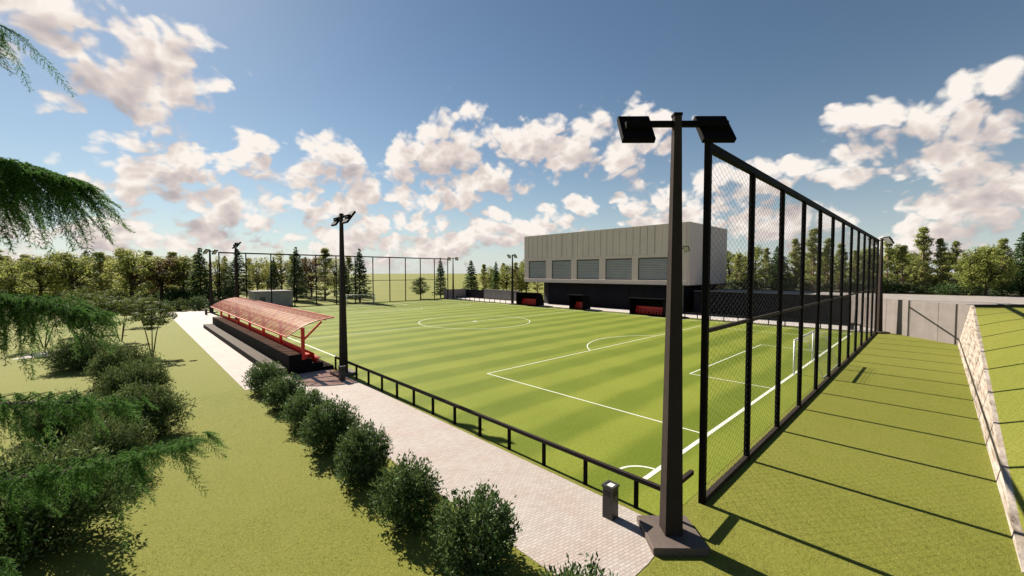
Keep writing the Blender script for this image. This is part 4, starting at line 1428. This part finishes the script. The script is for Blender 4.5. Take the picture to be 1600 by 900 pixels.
def cedar_branch(seed, path, dens=1.0, droop=1.0):
    """path: base to tip. Returns foliage and wood meshes"""
    rg = np.random.default_rng(seed)
    P = [np.array(p, dtype=float) for p in path]
    seg = [np.linalg.norm(P[i + 1] - P[i]) for i in range(len(P) - 1)]
    tot = sum(seg)

    def at(t):
        s = t * tot
        for i, l in enumerate(seg):
            if s <= l or i == len(seg) - 1:
                f = min(1, s / l)
                return P[i] + (P[i + 1] - P[i]) * f, (P[i + 1] - P[i]) / l
            s -= l
    parts = []
    mb = MB()
    ts = np.linspace(0, 1, 12)
    mb.tube([tuple(at(t)[0]) for t in ts], [0.05 * (1 - 0.88 * t) for t in ts], 6)
    n = int(tot * 30 * dens)
    for i in range(n):
        t = 0.10 + 0.90 * (i + rg.random()) / n
        p, d = at(t)
        h = np.array([-d[1], d[0], 0.0])
        h /= np.linalg.norm(h)
        reach = 0.62 * (1 - 0.72 * t) * rg.uniform(0.1, 1.0)
        sgn = 1 if i % 2 else -1
        out = p + h * sgn * reach + d * reach * 0.55 + np.array([0, 0, 0.10 - 0.35 * reach ** 2])
        if reach > 0.18:
            mb.tube([tuple(p), tuple((p + out) / 2 + [0, 0, 0.03]), tuple(out)], [0.007, 0.005, 0.002], 4, False)
        wl = (1.0 - 0.55 * t) * droop
        k = int(np.clip(rg.normal(2.4 * wl + 0.8, 1.1), 0, 4))
        v, q = SPRAYS[k]
        # tilt outwards at the branch end, hang straight lower in
        az = rg.random() * 2 * PI
        tilt = rg.uniform(0.05, 0.5) + 0.8 * max(0, t - 0.8) * 5 * 0.7
        dirv = d * math.sin(min(1.45, tilt)) + h * rg.normal() * 0.25
        dn = np.array([0, 0, -1.0]) * math.cos(min(1.45, tilt)) + dirv
        dn /= np.linalg.norm(dn)
        u = np.array([math.cos(az), math.sin(az), 0.0])
        u -= dn * (u @ dn)
        u /= np.linalg.norm(u)
        w = np.cross(dn, u)
        Mx = np.stack([u, w, -dn], axis=0)
        s = rg.uniform(0.75, 1.15)
        parts.append(((v * s) @ Mx + out, q))
        # a short upright tuft on top of the branch
        if i % 2 == 0:
            v2, q2 = SPRAYS[0]
            dn2 = d * 0.8 + h * sgn * 0.5 + np.array([0, 0, rg.uniform(-0.1, 0.3)])
            dn2 /= np.linalg.norm(dn2)
            u2 = np.cross(dn2, [0, 0, 1.0])
            u2 /= np.linalg.norm(u2)
            w2 = np.cross(dn2, u2)
            Mx2 = np.stack([u2, w2, -dn2], axis=0)
            parts.append(((v2 * 0.8) @ Mx2 + p + h * sgn * reach * 0.3, q2))
    v, q = join(parts)
    return np_mesh('needles', v, q, M['cedar']), mb.mesh('branch', M['barkd'])


def cedar():
    X, Y = -2.75, 9.3
    root = empty('weeping_cedar', (X, Y, 0))
    tag(root, 'weeping cedar at the left edge with drooping needle branches reaching into the picture', 'tree')
    mb = MB()
    zs = np.linspace(0, 15.5, 14)
    mb.tube([(0.06 * math.sin(z), 0.05 * math.cos(z * 1.3) - 0.05, z - 0.08 if z == 0 else z) for z in zs], [0.26 * (1 - 0.9 * z / 15.5) + 0.02 for z in zs], 12)
    mb.build('trunk', M['barkd'], root, smooth=True)
    made = []
    for sd_, path, dn, dr in (
            # heights and tips relative to the trunk foot
            (1, [(0, 0, 10.7), (0.8, -0.55, 10.95), (1.2, -0.85, 10.8), (1.55, -1.1, 10.35)], 1.4, 1.4),
            (2, [(0, 0, 8.3), (1.1, -0.75, 8.62), (1.8, -1.25, 8.62), (2.3, -1.62, 8.40)], 2.0, 2.5),
            (3, [(0, 0, 6.7), (1.0, -0.3, 6.95), (1.9, -0.75, 6.9), (2.45, -1.1, 6.65)], 1.2, 1.5),
            (4, [(0, 0, 5.55), (1.0, -0.6, 5.6), (2.0, -1.3, 5.6), (2.75, -1.8, 5.5)], 0.65, 1.0),
            (5, [(0, 0, 4.55), (1.2, -0.8, 4.55), (2.35, -1.58, 4.72), (3.42, -2.35, 4.97)], 0.85, 0.8),
            (6, [(0, 0, 3.7), (0.5, -0.3, 3.75), (0.95, -0.65, 3.6), (1.3, -0.9, 3.3)], 0.8, 0.9)):
        fo, wo = cedar_branch(sd_, path, dn, dr)
        b = link('branch', wo, root)
        link('needles', fo, b)
        made.append((fo, wo))
    # the same limbs again round the rest of the trunk
    rnd = random.Random(4)
    for i in range(14):
        fo, wo = made[i % 6]
        b = link('branch', wo, root, (0, 0, rnd.uniform(-0.7, 0.9)), (0, 0, 2.65 + i * 0.2 + rnd.uniform(-0.08, 0.08)))
        link('needles', fo, b)


cedar()


# ---- short grass blades on the lawns close by
def blades():
    rg = np.random.default_rng(77)
    P = []
    for x0, x1, y0, y1, den in ((-3.5, 7.34, 3.0, 14.0, 700), (-3.5, 5.7, 14.0, 30.0, 330), (10.5, 18.0, -1.55, 4.8, 900), (18.0, 40.0, -1.55, 4.8, 330),
                                (6.5, 11.2, 0.5, 4.75, 900), (11.1, 12.9, 4.9, 18.0, 500)):
        n = int((x1 - x0) * (y1 - y0) * den)
        P.append(np.stack([rg.uniform(x0, x1, n), rg.uniform(y0, y1, n), np.zeros(n)], axis=1))
    p = np.concatenate(P)
    clump = np.sin(p[:, 0] * 5.1 + 2 * np.sin(p[:, 1] * 3.3)) * np.sin(p[:, 1] * 4.7 + 1.5 * np.sin(p[:, 0] * 2.9))
    p = p[rg.random(len(p)) < 0.62 + 0.35 * clump]
    n = len(p)
    h = 0.014 + 0.024 * rg.random(n) ** 1.5
    a = rg.random(n) * 2 * PI
    lean = rg.normal(size=(n, 2)) * 0.55
    s = np.stack([np.cos(a), np.sin(a), np.zeros(n)], axis=1) * 0.0042
    tip = p + np.stack([lean[:, 0] * h, lean[:, 1] * h, h], axis=1)
    v = np.stack([p - s, p + s, tip], axis=1).reshape(-1, 3)
    o = link('grass', np_mesh('grass', v, np.arange(len(v)).reshape(-1, 3), M['blade']))
    tag(o, 'short mown yellow-green grass blades on the nearby lawns', 'grass', kind='stuff')


blades()
